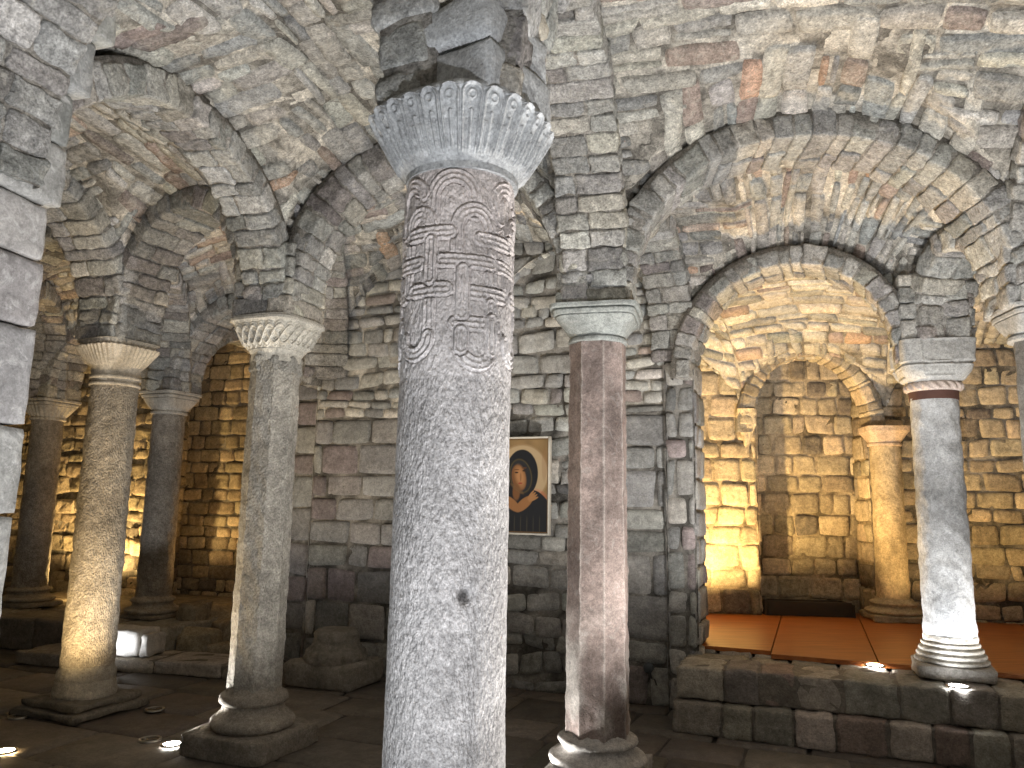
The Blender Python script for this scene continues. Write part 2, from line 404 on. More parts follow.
# ------------------------------------------------------------------ bays (vault webs)
bay('vault of the front bay left of the carved column', 'L0', 'C0', 'C5', 'B', 100, res=.03)
bay('vault of the front bay right of the carved column', 'C0', 'D0', 'R2', 'C5', 200, res=.03)
bay('vault of the left outer bay', 'K0', 'L0', 'B', 'A', 300)
bay('vault behind the first row, left', 'A', 'B', 'W1', 'A2', 400)
bay('vault behind the first row, far left', 'Z', 'A', 'A2', 'A3', 500)
bay('vault in front of the icon wall', 'B', 'C5', 'W3', 'W1', 600)
bay('vault in front of the chapel arch', 'C5', 'R2', 'R1', 'W3', 700, course=(.06, .12))
bay('vault at the right edge', 'R2', 'R3', 'R4', 'R1', 800)
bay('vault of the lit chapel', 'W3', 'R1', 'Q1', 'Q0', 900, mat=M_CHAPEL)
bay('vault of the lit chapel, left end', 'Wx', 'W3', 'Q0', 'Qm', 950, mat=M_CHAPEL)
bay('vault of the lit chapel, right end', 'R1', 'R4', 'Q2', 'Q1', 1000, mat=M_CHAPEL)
bay('vault of the left chapel', 'A3', 'A2', 'T2', 'T3', 1100, mat=M_CHAPEL, res=.05)
bay('vault of the left chapel beside the wall', 'A2', 'W1', 'T1', 'T2', 1200, mat=M_CHAPEL, res=.05)
bay('vault of the left chapel, far end', 'Z2', 'A3', 'T3', 'T4', 1300, mat=M_CHAPEL, res=.05)
bay('vault over the camera, left', 'Lm', 'Cm', 'C0', 'L0', 1, coarse=True)
bay('vault over the camera, right', 'Cm', 'Dm', 'D0', 'C0', 2, coarse=True)

# ------------------------------------------------------------------ arches
arch('B', 'L0', 'front arch rising from the plaited capital towards the big left pier', 2100, d1=.28, w=.32)
arch('B', 'C5', 'arch passing behind the carved column, between octagonal columns', 2200)
arch('C5', 'R2', 'largest rounded arch at the right, its crown near the top', 2300, w=.46)
arch('W3', 'R1', 'arch framing the warmly lit chapel', 2400, w=.4, d0=.15, d1=.23, zs0=2.58, zs1=2.62, r=.83, th=.13)
arch('A', 'B', 'small arch between the round left column and the plaited-capital column', 2500)
arch('C5', 'C0', 'arch seen end on, above the red-brown octagonal column', 2600, zs1=2.63, w=.4)
arch('C0', 'L0', 'arch springing left from the capital of the carved column', 2700, zs0=2.6, zs1=ZS, d0=.17, d1=.3, w=.38)
arch('C0', 'D0', 'arch springing right from the capital of the carved column', 2800, zs0=2.6, zs1=ZS, d0=.18, w=.38)
arch('C0', 'Cm', 'arch rising from the carved column over the camera', 2850, r=1.1, zs0=2.98, zs1=ZS, d0=.14, w=.28)
arch('R2', 'D0', 'arch rising from the column at the right edge towards the front', 2900)
arch('A', 'K0', 'arch rising from the fan-carved capital towards the front', 3000)
arch('A', 'A2', 'arch from the fan-carved capital back to the dim column', 3100, zs1=2.68)
arch('A', 'Z', 'arch from the fan-carved capital out to the left', 3200)
arch('A2', 'A3', 'arch between the two dim columns at the back left', 3300, zs0=2.68)
arch('A2', 'W1', 'arch from the dim back column to the wall pier', 3400, zs0=2.68)
arch('A3', 'Z', 'arch from the far left column towards the front', 3450, zs0=2.66)
arch('A2', 'T2', 'arch running back over the left chapel', 3470, zs0=2.68)
arch('B', 'W1', 'arch from the plaited capital back to the wall pier', 3500)
arch('C5', 'W3', 'arch from the red-brown column back to the chapel jamb', 3600, w=.36, d1=.1)
arch('R1', 'R2', 'short arch joining the cable-ring capital and the right edge column', 3700)
arch('R1', 'R4', 'arch going right from the cable-ring capital', 3750)
arch('Q0', 'Q1', 'blind arch around the niche in the chapel', 3800, w=.3, th=.13, zs0=2.35, d0=.05, d1=.22, r=.82, mat=M_CHAPEL, pal=PAL_CHAPEL, bl=.09, double=False)

# ------------------------------------------------------------------ walls
def wall(name, p0, p1, z0, z1, seed, pal, mat, label, flip=1, **kw):
    p0 = np.array(p0, float); p1 = np.array(p1, float); L = np.linalg.norm(p1-p0); d = (p1-p0)/L
    def surf(a, b): return np.concatenate([p0+d*a[:, None], (z0+b)[:, None]], 1)
    mb = kw.pop('mb', None); own = mb is None
    if own: mb = MB()
    masonry(mb, surf, L, z1-z0, pal, seed, flip=flip, **kw)
    if own: return tag(mb.build(name, mat), kind='structure', label=label)

# main back wall between the left chapel and the lit chapel
u = np.array([.93, -.37]); u = (np.array([1.53, 6.2])-np.array([.28, 6.7])); u /= np.linalg.norm(u); vv = np.array([-u[1], u[0]])
WL = np.array([1.53, 6.2])-u*3.74     # left end of the wall
wm = MB()
ashl = dict(course=(.2, .34), length=(.3, .62), gap=.012, h=.012, rough=.004, wob=.004, bevel=.014, mortar=MORT_G)
wall('', WL, WL+u*1.15, 0, 2.35, 4000, PAL_ASH, None, '', mb=wm, **ashl)
wall('', WL, WL+u*1.15, 2.35, 4.1, 4001, PAL_VAULT, None, '', mb=wm, course=(.08, .16), length=(.15, .4))
wall('', WL+u*1.15+vv*.1, WL+u*2.75+vv*.1, 0, 4.1, 4002, PAL_GREY, None, '', mb=wm, course=(.09, .2), length=(.12, .38), wob=.03, rough=.01, mortar=MORT_G)
wall('', WL+u*2.75+vv*.03, WL+u*3.5+vv*.03, 0, 2.4, 4003, PAL_ASH, None, '', mb=wm, **{**ashl, 'course': (.16, .36)})
wall('', WL+u*2.75+vv*.03, WL+u*3.5+vv*.03, 2.4, 4.1, 4004, PAL_VAULT, None, '', mb=wm, course=(.08, .16), length=(.15, .4))
# return faces
wall('', WL-u*.34+vv*.14, WL+vv*.14, 0, 3.9, 4008, PAL_ASH, None, '', mb=wm, **ashl)
wall('', WL+vv*.14, WL, 0, 3.9, 4009, PAL_ASH, None, '', mb=wm, **ashl)
wall('', WL-u*.34+vv*.8, WL-u*.34+vv*.14, 0, 3.7, 4005, PAL_ASH, None, '', mb=wm, **ashl)
wall('', WL+u*1.15, WL+u*1.15+vv*.12, 0, 4.1, 4006, PAL_ASH, None, '', mb=wm, **ashl)
tag(wm.build('wall_back', M_WALL), kind='structure', label='stone wall behind the icon')
jm = MB()
J0 = WL+u*3.46-vv*.04; J1 = WL+u*3.70-vv*.04
wall('', J0, J1, 0, ZS, 4010, PAL_ASH, None, '', mb=jm, course=(.16, .34), length=(.2, .3), gap=.012, h=.012, rough=.004, wob=0, bevel=.014, mortar=MORT_G)
wall('', J1, J1+vv*.5, 0.0, ZS, 4011, PAL_ASH, None, '', mb=jm, course=(.16, .34), length=(.25, .5), gap=.012, h=.012, rough=.004, wob=0, bevel=.014, mortar=MORT_G)
wall('', J0+vv*.1, J0, 0, ZS, 4012, PAL_ASH, None, '', mb=jm, **ashl)
tag(jm.build('wall_jamb', M_WALL), kind='structure', label='squared jamb of the chapel opening')
# spandrel over the chapel opening is closed by the arch and the webs; wall above W1-W3 line behind icon belongs to wall_back

# left chapel walls
lw = MB()
rub = dict(course=(.12, .22), length=(.14, .4), h=.01, rough=.012, wob=.012, mortar=MORT_G)
wall('', (-7.5, 11.2), (-4.55, 10.15), 0, 4.1, 4100, PAL_CHAPEL, None, '', mb=lw, course=(.12, .26), length=(.2, .5), rough=.02, h=.03, wob=.03, mortar=MORT_G)
wall('', (-4.55, 10.15), (-4.45, 10.75), 0, 4.1, 4101, PAL_CHAPEL, None, '', mb=lw, **rub)
wall('', (-4.62, 10.7), (-1.2, 9.55), 0, 4.1, 4102, PAL_CHAPEL, None, '', mb=lw, course=(.14, .22), length=(.18, .42), h=.009, gap=.006, rough=.01, wob=.006, mortar=MORT_G)
wall('', (-1.4, 9.8), (-1.5, 7.9), 0, 4.1, 4103, PAL_CHAPEL, None, '', mb=lw, **rub)
tag(lw.build('wall_left', M_CHAPEL), kind='structure', label='rough warm-lit wall of the left chapel')

G_ = lambda *a: np.array(a)
# lit chapel walls with niche
cw = MB()
cb = dict(course=(.17, .27), length=(.2, .5), rough=.007, h=.014, wob=.004, mortar=np.array([.45, .38, .28]), gap=.012)
wall('', (.2, 8.42), (2.62, 8.2), .3, 3.9, 4200, PAL_CHAPEL, None, '', mb=cw, **cb)
wall('', (2.62, 8.2), (2.66, 8.75), .3, 3.4, 4201, PAL_CHAPEL, None, '', mb=cw, **cb)
wall('', (2.5, 8.75), (4.1, 8.55), .2, 3.6, 4202, PAL_CHAPEL, None, '', mb=cw, course=(.17, .25), length=(.18, .36), h=.008, rough=.010, wob=.004, mortar=G_(.42, .36, .27))
wall('', (3.8, 8.55), (3.78, 8.15), .3, 3.4, 4203, PAL_CHAPEL, None, '', mb=cw, **cb)
wall('', (3.78, 8.13), (6.6, 7.6), .3, 3.9, 4204, PAL_CHAPEL, None, '', mb=cw, **rub)
wall('', (6.6, 7.7), (6.2, 3.0), 0, 3.9, 4205, PAL_CHAPEL, None, '', mb=cw, **rub)
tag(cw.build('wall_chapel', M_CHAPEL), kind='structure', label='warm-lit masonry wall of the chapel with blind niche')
# spandrel above the niche
def spandrel():
    mb = MB(); p0 = np.array([2.62, 8.19]); p1 = np.array([3.8, 8.12]); L = np.linalg.norm(p1-p0); d = (p1-p0)/L
    def surf(a, b): return np.concatenate([p0+d*a[:, None], (2.4+b)[:, None]], 1)
    def keep(a, b):
        a = np.asarray(a); b = np.asarray(b)
        return b > 0.85*gprof(np.clip(a/L, 0, 1))
    masonry(mb, surf, L, 1.5, PAL_CHAPEL, 4210, keep=lambda a, b: bool(keep(a, b)), mask=lambda a, b: keep(a, b+.05), course=(.07, .12), length=(.12, .3), backing=.03)
    tag(mb.build('wall_spandrel', M_CHAPEL), kind='structure', label='masonry over the blind niche')
spandrel()
# distant enclosing walls on the left and behind the camera (real room shell)
sw = MB()
wall('', (-7.0, 2.0), (-7.5, 11.4), 0, 3.9, 4300, PAL_GREY, None, '', mb=sw, res=.1, course=(.2, .3), length=(.3, .6))
wall('', (3.6, -2.2), (-4.2, -2.2), 0, 4.2, 4301, PAL_GREY, None, '', mb=sw, res=.12, course=(.25, .35), length=(.4, .8))
wall('', (-4.4, -2.2), (-7.0, 2.1), 0, 4.2, 4302, PAL_GREY, None, '', mb=sw, res=.12, course=(.25, .35), length=(.4, .8))
wall('', (6.2, 3.3), (3.6, -2.2), 0, 4.2, 4303, PAL_GREY, None, '', mb=sw, res=.12, course=(.25, .35), length=(.4, .8))
tag(sw.build('wall_outer', M_WALL), kind='structure', label='outer crypt walls')

# ------------------------------------------------------------------ floor
fm = MB()
c, s = math.cos(-.38), math.sin(-.38)
def fsurf(a, b):
    x = a-10; y = b-4
    return np.stack([x*c-y*s-1, x*s+y*c+2, np.zeros_like(a)], 1)
masonry(fm, fsurf, 20, 17, PAL_FLOOR, 4400, course=(.42, .62), length=(.5, 1.0), gap=.012, h=.004, sink=.012, res=.12, mortar=np.array([.1, .09, .08]), wob=.0, rough=.003, backing=.4, bevel=.012)
tag(fm.build('floor', M_FLOOR), kind='structure', label='dark stone paving')

# ------------------------------------------------------------------ lofted stone shapes
def loft(mb, secs, cx=0, cy=0, n=64, rz=0., col=(.4, .4, .39), disp=None, cap=True):
    """secs: (z, rx, ry, k) k=2 round .. 8 square; or k='oct'"""
    if secs[0][3] == 'oct' and secs[-1][3] == 'oct':
        for f in range(8):      # eight separate facets keep the arrises crisp
            th = np.linspace(f*math.pi/4, (f+1)*math.pi/4, 15); rows = []
            for (z, rx, ry, k) in secs:
                r = rx*math.cos(math.pi/8)/np.cos(th-f*math.pi/4-math.pi/8)
                if disp is not None: r = r+disp(th, z)
                rows.append(np.stack([cx+r*np.cos(th+rz), cy+r*np.sin(th+rz), np.full(15, z)], 1))
            mb.add(np.concatenate(rows), gridfaces(len(secs), 15), col)
        return
    th = np.linspace(0, 2*math.pi, n, endpoint=False)
    rows = []
    for i, (z, rx, ry, k) in enumerate(secs):
        if k == 'oct':
            a = (th % (math.pi/4))-math.pi/8; r = math.cos(math.pi/8)/np.cos(a); r = r*(1-.012*np.exp(-((math.pi/8-np.abs(a))/.05)**2))
        else: r = (np.abs(np.cos(th))**k+np.abs(np.sin(th))**k)**(-1/k)
        x = r*rx*np.cos(th); y = r*ry*np.sin(th)
        if disp is not None:
            dd = disp(th, z); l = np.hypot(x, y); x = x*(1+dd/l); y = y*(1+dd/l)
        c, s = math.cos(rz), math.sin(rz)
        rows.append(np.stack([cx+x*c-y*s, cy+x*s+y*c, np.full(n, z)], 1))
    V = np.concatenate(rows)
    mb.add(V, gridfaces(len(secs), n, wrap=True), col)
    if cap:
        for idx in (0, len(secs)-1):
            ring = V[idx*n:(idx+1)*n]; ce = ring.mean(0, keepdims=True)
            f = np.stack([np.arange(n), (np.arange(n)+1) % n, np.full(n, n)], 1)
            if idx == 0: f = f[:, ::-1]
            mb.add(np.concatenate([ring, ce]), f, col)

def prof(pts, step=.008):
    """densify (z, rx, ry, k) list linearly"""
    out = []
    for p, q in zip(pts[:-1], pts[1:]):
        d = max(abs(p[0]-q[0]), abs(p[1]-q[1])); m = max(1, int(d/step))
        for i in range(m):
            t = i/m
            if p[3] == 'oct' or q[3] == 'oct': out.append((p[0]+(q[0]-p[0])*t, p[1]+(q[1]-p[1])*t, p[2]+(q[2]-p[2])*t, p[3]))
            else: out.append(tuple(p[j]+(q[j]-p[j])*t for j in range(4)))
    out.append(pts[-1]); return out

def rnd(seed, amp, freq=6):
    def f(th, z):
        P = np.stack([np.cos(th)*.16, np.sin(th)*.16, np.full_like(th, z)], 1)
        return amp*(waves(P, freq, seed)+.6*waves(P, freq*2.7, seed+1))
    return f

def springers(mb, x, y, rz, z0, h, w, seed, pal=PAL_GREY):
    """small core of blocks behind the arch feet"""
    rs = np.random.RandomState(seed); z = z0
    while z < z0+h-.02:
        ch = min(rs.uniform(.11, .17), z0+h-z)
        k = rs.uniform(-.3, .3)*w
        for lo, hi in ((-w, k-.004), (k+.004, w)):
            block(mb, (lo, -w, z+.004), (hi, w, z+ch-.004), placed(x, y, 0, rz), pick(pal, 1, rs)[0], seed+int(z*50))
        z += ch

G = np.array
def colvar(base, seed):  # colour varying over the stone itself (veins and stains)
    def f(V):
        w = waves(V, 1.6, seed)[:, None]; v = waves(V, 5, seed+1)[:, None]
        return np.clip(G(base)*(1+.12*w+.08*v), .02, .9)
    return f
def recolour(mb, f):
    mb.c = [f(v) for v in mb.v]

# ------------------------------------------------------------------ C0: the big carved column
x0, y0 = NODES['C0']
CR = math.radians(-33)
col0 = empty('carved_column', (x0, y0, 0), 'big grey round column in the foreground, knotwork carved on its top', 'column', 'stone columns')
def seg_d(px, pz, ax, az, bx, bz):
    dx, dz = bx-ax, bz-az; t = np.clip(((px-ax)*dx+(pz-az)*dz)/(dx*dx+dz*dz+1e-12), 0, 1)
    return np.hypot(px-ax-t*dx, pz-az-t*dz)
def path_d(px, pz, pts):
    d = np.full(px.shape, 9.)
    for p, q in zip(pts[:-1], pts[1:]): d = np.minimum(d, seg_d(px, pz, *p, *q))
    return d
def arc_pts(cx, cz, r, a0, a1, n=14):
    return [(cx+r*math.cos(math.radians(a0+(a1-a0)*i/n)), cz+r*math.sin(math.radians(a0+(a1-a0)*i/n))) for i in range(n+1)]
def knot_relief(S, Z):
    """S arc distance from the face centre, Z height below the top (negative). three-ridged interlaced straps"""
    H_ = np.zeros(S.shape)
    W = .0185
    def strap(pts, lvl=1.0):
        nonlocal H_
        d = path_d(S, Z, pts); inside = d < W
        ridg = .0048+.0026*np.cos(d/W*math.pi*2.6)
        edge = np.clip((W-d)/.002, 0, 1)
        H_ = np.where(inside, ridg*edge*lvl, H_)
        moat = (d >= W) & (d < W+.005); H_ = np.where(moat, -.0035, H_)
    for rep in (-1, 1, 0):
        o = rep*.325
        def sh_(pts): return [(a+o, b) for a, b in pts]
        st = lambda pts: strap(sh_(pts))
        st([(-.072, -.18)]+arc_pts(-.012, -.115, .06, 180, 0)+[(.048, -.16)])
        st([(.13, -.16)]+arc_pts(.16, -.115, .05, 180, 40))
        st([(-.205, -.18)]+arc_pts(-.15, -.115, .05, 180, 20))
        st([(-.16, -.36), (-.15, -.19)]+arc_pts(-.112, -.19, .038, 180, 0)+[(-.074, -.19), (-.074, -.48)])
        st([(0, -.27), (0, -.2)]+arc_pts(.048, -.195, .048, 180, 0)+[(.096, -.2), (.105, -.5)])
        st([(.018, -.30), (.018, -.52)])
        st([(-.15, -.212), (-.02, -.212)]); st([(.065, -.225), (.17, -.225)])
        st([(-.04, -.29), (.10, -.29)]); st([(-.20, -.29), (-.11, -.29)])
        st([(-.13, -.365), (-.025, -.365)]); st([(.04, -.372), (.15, -.372)])
        st([(-.0, -.455), (.12, -.455)])
        st([(-.074, -.235), (-.074, -.335)]); st([(.018, -.315), (.018, -.43)]); st([(.102, -.40), (.105, -.5)])
        st(arc_pts(.062, -.515, .045, 180, 360)); st(arc_pts(-.118, -.49, .045, 180, 360))
        st([(.017, -.48), (.017, -.52)]); st([(.107, -.44), (.107, -.52)])
        d = np.hypot((S-(-.02+o))/.011, (Z+.138)/.026); H_ = np.where(d < 1, .008*(1-d), H_)
    Pn = np.stack([S.ravel(), Z.ravel(), 0*S.ravel()], 1)
    H_ = H_*(.8+.3*waves(Pn, 9, 301).reshape(S.shape))+.0009*waves(Pn, 45, 302).reshape(S.shape)+.0007*waves(Pn, 90, 303).reshape(S.shape)
    return H_
sh = MB(); n = 720; zt = 2.45; ztc = 1.865
def srad(z): return .158-.010*(z/2.5)
th = np.linspace(0, 2*math.pi, n, endpoint=False)
thc = math.radians(-88)
zs_ = np.linspace(ztc, zt, 330); TH, ZZ = np.meshgrid(th, zs_)
dth = (TH-thc+math.pi) % (2*math.pi)-math.pi
rel = knot_relief(dth*.155, ZZ-zt-.015)
fade = np.clip((zt-.006-ZZ)/.02, 0, 1); rel *= fade
RR = srad(ZZ)+rel
V = np.stack([RR*np.cos(TH), RR*np.sin(TH), ZZ], -1).reshape(-1, 3)
V[:, :2] *= (1+.008*waves(V, 5, 11)*1)[:, None]
kb = MB(); kb.add(V, gridfaces(330, n, wrap=True))
n2 = 240; th2 = np.linspace(0, 2*math.pi, n2, endpoint=False); z2 = np.linspace(.22, ztc+.004, 160)
T2, Z2_ = np.meshgrid(th2, z2); d2 = (T2-thc+math.pi) % (2*math.pi)-math.pi
R2_ = srad(Z2_)
hole = np.exp(-(((d2-.30)*.16/.018)**2+((Z2_-1.33)/.02)**2)**2)*.022
V2 = np.stack([(R2_-hole)*np.cos(T2), (R2_-hole)*np.sin(T2), Z2_], -1).reshape(-1, 3)
V2[:, :2] *= (1+.008*waves(V2, 5, 11)+.004*waves(V2, 16, 12))[:, None]
sh.add(V2, gridfaces(160, n2, wrap=True))
def c0c(V):
    b = colvar((.47, .455, .45), 21)(V)
    top = 1/(1+np.exp(-(V[:, 2:3]-2.05)*8)); b = b*(1-top)+G((.45, .42, .405))*(b/.46)*top
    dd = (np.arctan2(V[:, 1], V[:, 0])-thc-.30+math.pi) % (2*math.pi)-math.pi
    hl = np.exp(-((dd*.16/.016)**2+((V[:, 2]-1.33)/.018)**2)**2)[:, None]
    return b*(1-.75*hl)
recolour(sh, c0c); recolour(kb, c0c)
kb.build('carved_band', M_KNOT, parent=col0)
sh.build('shaft', M_COL0, parent=col0)
# capital with carved leaves
CAPC = (.36, .37, .375)
cp = MB(); nc = 900
thk = np.linspace(0, 2*math.pi, nc, endpoint=False)
zc = np.linspace(2.43, 2.625, 130)
TH, ZZ = np.meshgrid(thk, zc)
q = np.clip((ZZ-2.45)/.165, 0, 1); kk = 2+.9*q**1.4
base_r = np.where(ZZ < 2.45, .157+.0*ZZ, .157+.081*q**.8)*np.where(ZZ > 2.605, 1-(ZZ-2.605)*2.2, 1)
rr = (np.abs(np.cos(TH))**kk+np.abs(np.sin(TH))**kk)**(-1/kk)
NR = 26
ph = (TH*NR/(2*math.pi)) % 1-.5
ramp_ = np.clip((ZZ-2.515)/.02, 0, 1)*np.clip((2.765-ZZ)/.012, 0, 1)
pitch_ = 2*math.pi*base_r/NR; ls = ph*pitch_; hw = pitch_*.42; zh = 2.585
dist = np.where(ZZ < zh, np.abs(np.abs(ls)-hw), np.abs(np.hypot(ls, (ZZ-zh)*.95)-hw))
border = np.exp(-(dist/.0042)**2)*.011
inner = np.exp(-(ls/.0045)**2)*.008*(ZZ < zh-.03)+np.exp(-((np.abs(ls)-hw*.5)/.003)**2)*.004*(ZZ < zh-.05)
loop = np.exp(-((np.hypot(ls, ZZ-zh)-.009)/.004)**2)*.006
inside = (np.abs(ls) < hw) & (ZZ < zh) | (np.hypot(ls, ZZ-zh) < hw)
rel = (border+inner+loop-.006*(~inside)*(ZZ < zh+.02))*np.clip((ZZ-2.462)/.015, 0, 1)
rad = base_r*rr+rel
V = np.stack([rad*np.cos(TH+CR), rad*np.sin(TH+CR), ZZ], -1).reshape(-1, 3)
V[:, :2] *= (1+.012*waves(V, 4, 31))[:, None]; V[:, 0] += .004
cp.add(V, gridfaces(130, nc, wrap=True))
ring = V[-nc:]; cp.add(np.concatenate([ring, ring.mean(0, keepdims=True)]), np.stack([np.arange(nc), (np.arange(nc)+1) % nc, np.full(nc, nc)], 1))
ring = V[:nc]; cp.add(np.concatenate([ring, ring.mean(0, keepdims=True)]), np.stack([(np.arange(nc)+1) % nc, np.arange(nc), np.full(nc, nc)], 1))
recolour(cp, colvar(CAPC, 33))
cp.build('capital', M_CAP, parent=col0)
ip = MB()
block(ip, (-.15, -.165, 2.60), (.21, .15, 2.75), placed(0, 0, 0, CR), G(CAPC), 41, round_=.014, rough=.004)
block(ip, (-.14, -.18, 2.755), (.20, .15, 2.90), placed(0, 0, 0, CR), G(CAPC)*1.05, 42, round_=.03, rough=.010)
block(ip, (-.15, -.17, 2.905), (.2, .15, 3.05), placed(0, 0, 0, CR), G((.4, .37, .31)), 43, round_=.02, rough=.01)
ip.build('impost', M_CAP, parent=col0)
bs_ = MB(); loft(bs_, prof([(0, .27, .27, 9), (.1, .27, .27, 9), (.105, .22, .22, 2), (.14, .235, .235, 2), (.18, .22, .22, 2), (.2, .19, .19, 2), (.225, .175, .175, 2)]), n=72, rz=CR, col=(.4, .39, .38))
bs_.build('base', M_COLS, parent=col0)

# ------------------------------------------------------------------ generic column builder
def column(node, label, z0, parts, zneck, ztop, rb, rt_, rz=0., shape='round', colr=(.4, .38, .34), mat=None, cap=None, capc=(.36, .36, .34), base=None, seed=0, name='stone_column', top_square=.25, basez=.25, core=True):
    x, y = NODES[node] if isinstance(node, str) else node
    root = empty(name, (x, y, z0), label, 'column', 'stone columns')
    rz_ = rz
    s = MB(); m = 90; secs = []
    for i in range(m+1):
        z = basez+(zneck-basez)*i/m; r = rb+(rt_-rb)*i/m; secs.append((z-z0, r, r, 'oct' if shape == 'oct' else 2))
    loft(s, secs, n=160, rz=rz_, col=(.4, .4, .4), disp=rnd(seed, .0035))
    recolour(s, colvar(colr, seed+2) if not callable(colr) else colr)
    s.build('shaft', mat or M_COLR, parent=root)
    if base: base(root, z0)
    if cap: cap(root, z0)
    if core:
        sp = MB(); springers(sp, 0, 0, math.radians(-18), ztop-z0, .5, .222, seed+7); sp.build('springer_stones', M_ARCH, parent=root)
    return root

def cap_simple(zn, zt, r0_, r1, rz, color, seed, mould=True, disp=None, neck=.02):
    def f(root, z0):
        mb = MB(); h = zt-zn
        pts = [(zn-z0-.03, r0_, r0_, 2), (zn-z0-.025, r0_+neck, r0_+neck, 2), (zn-z0, r0_+neck, r0_+neck, 2), (zn-z0+.005, r0_+.006, r0_+.006, 2)]
        steps = 16
        for i in range(1, steps+1):
            t = i/steps; r = r0_+.006+(r1-r0_-.02)*(t**1.15)
            pts.append((zn-z0+.005+(h*.62)*t, r, r, 2+3.5*t))
        if mould: pts += [(zn-z0+h*.66, r1-.03, r1-.03, 5.5), (zn-z0+h*.67, r1-.008, r1-.008, 6), (zn-z0+h*.82, r1, r1, 6.5), (zn-z0+h*.83, r1-.014, r1-.014, 6.5), (zn-z0+h*.86, r1-.014, r1-.014, 7), (zn-z0+h*.87, r1+.012, r1+.012, 7), (zn-z0+h, r1+.016, r1+.016, 7)]
        else: pts += [(zn-z0+h*.68, r1-.006, r1-.006, 6), (zn-z0+h, r1, r1, 7)]
        loft(mb, prof(pts), n=240, rz=rz, col=color, disp=disp or rnd(seed, .003))
        recolour(mb, colvar(color, seed)); mb.build('capital', M_CAP, parent=root)
    return f

def base_attic(zb, r, rz, plinth, hp, color, seed, steps=1, top=.16):
    """plinth block(s) + torus / scotia / torus up to zb"""
    def f(root, z0):
        mb = MB(); h = zb-z0
        for i in range(steps):
            w = plinth-.05*i; block(mb, (-w, -w, hp*i/steps), (w, w, hp*(i+1)/steps-.002), placed(0, 0, 0, rz), G(color)*.8, seed+i, round_=.02, rough=.01)
        mb.build('plinth', M_STEP, parent=root)
        mt = MB(); H_ = h-hp
        p = [(hp-.01, r*1.45, r*1.45, 2)]
        for k in range(9): a = -90+180*k/8; p.append((hp+H_*.16+H_*.15*math.sin(math.radians(a)), r*1.42+.035*math.cos(math.radians(a)), 0, 2))
        p += [(hp+H_*.36, r*1.38, 0, 2), (hp+H_*.46, r*1.22, 0, 2), (hp+H_*.56, r*1.17, 0, 2), (hp+H_*.6, r*1.2, 0, 2)]
        for k in range(9): a = -90+180*k/8; p.append((hp+H_*.74+H_*.13*math.sin(math.radians(a)), r*1.17+.028*math.cos(math.radians(a)), 0, 2))
        p += [(hp+H_*.9, r*1.1, 0, 2), (h+.01, r*1.0, 0, 2)]
        p = [(a, b, b, 2) for a, b, _, _ in p]
        loft(mt, prof(p), n=120, col=color, disp=rnd(seed+3, .003)); recolour(mt, colvar(color, seed+4))
        mt.build('base', M_COLS, parent=root)
    return f

# C5 reddish octagonal column
def c5c(V):
    b = colvar((.25, .20, .182), 52)(V); w = waves(V*G([1, 1, .35]), 3, 53)[:, None]
    low = np.clip((1.0-V[:, 2:3])/.25, 0, 1)*np.clip((V[:, 2:3]-.2)/.1, 0, 1)
    b = b*(1+.25*w); pale = np.clip(waves(V, 3, 54)[:, None]*.8+.1, 0, 1)*low
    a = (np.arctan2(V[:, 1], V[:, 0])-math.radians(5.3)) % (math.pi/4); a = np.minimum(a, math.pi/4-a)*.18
    arris_light = np.exp(-(a/.006)**2)[:, None]*.45  # light caught by a narrow facet, painted as a pale line on each arris
    b = np.clip(b*(1-pale)+G((.48, .45, .42))*pale, .02, .8)
    return b*(1-arris_light)+G((.5, .46, .43))*arris_light
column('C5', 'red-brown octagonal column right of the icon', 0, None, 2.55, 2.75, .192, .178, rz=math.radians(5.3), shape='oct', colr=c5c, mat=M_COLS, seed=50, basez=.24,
       cap=cap_simple(2.58, 2.77, .165, .26, math.radians(-14), (.25, .265, .255), 55), base=base_attic(.26, .175, math.radians(-20), .27, .09, (.46, .44, .42), 56))
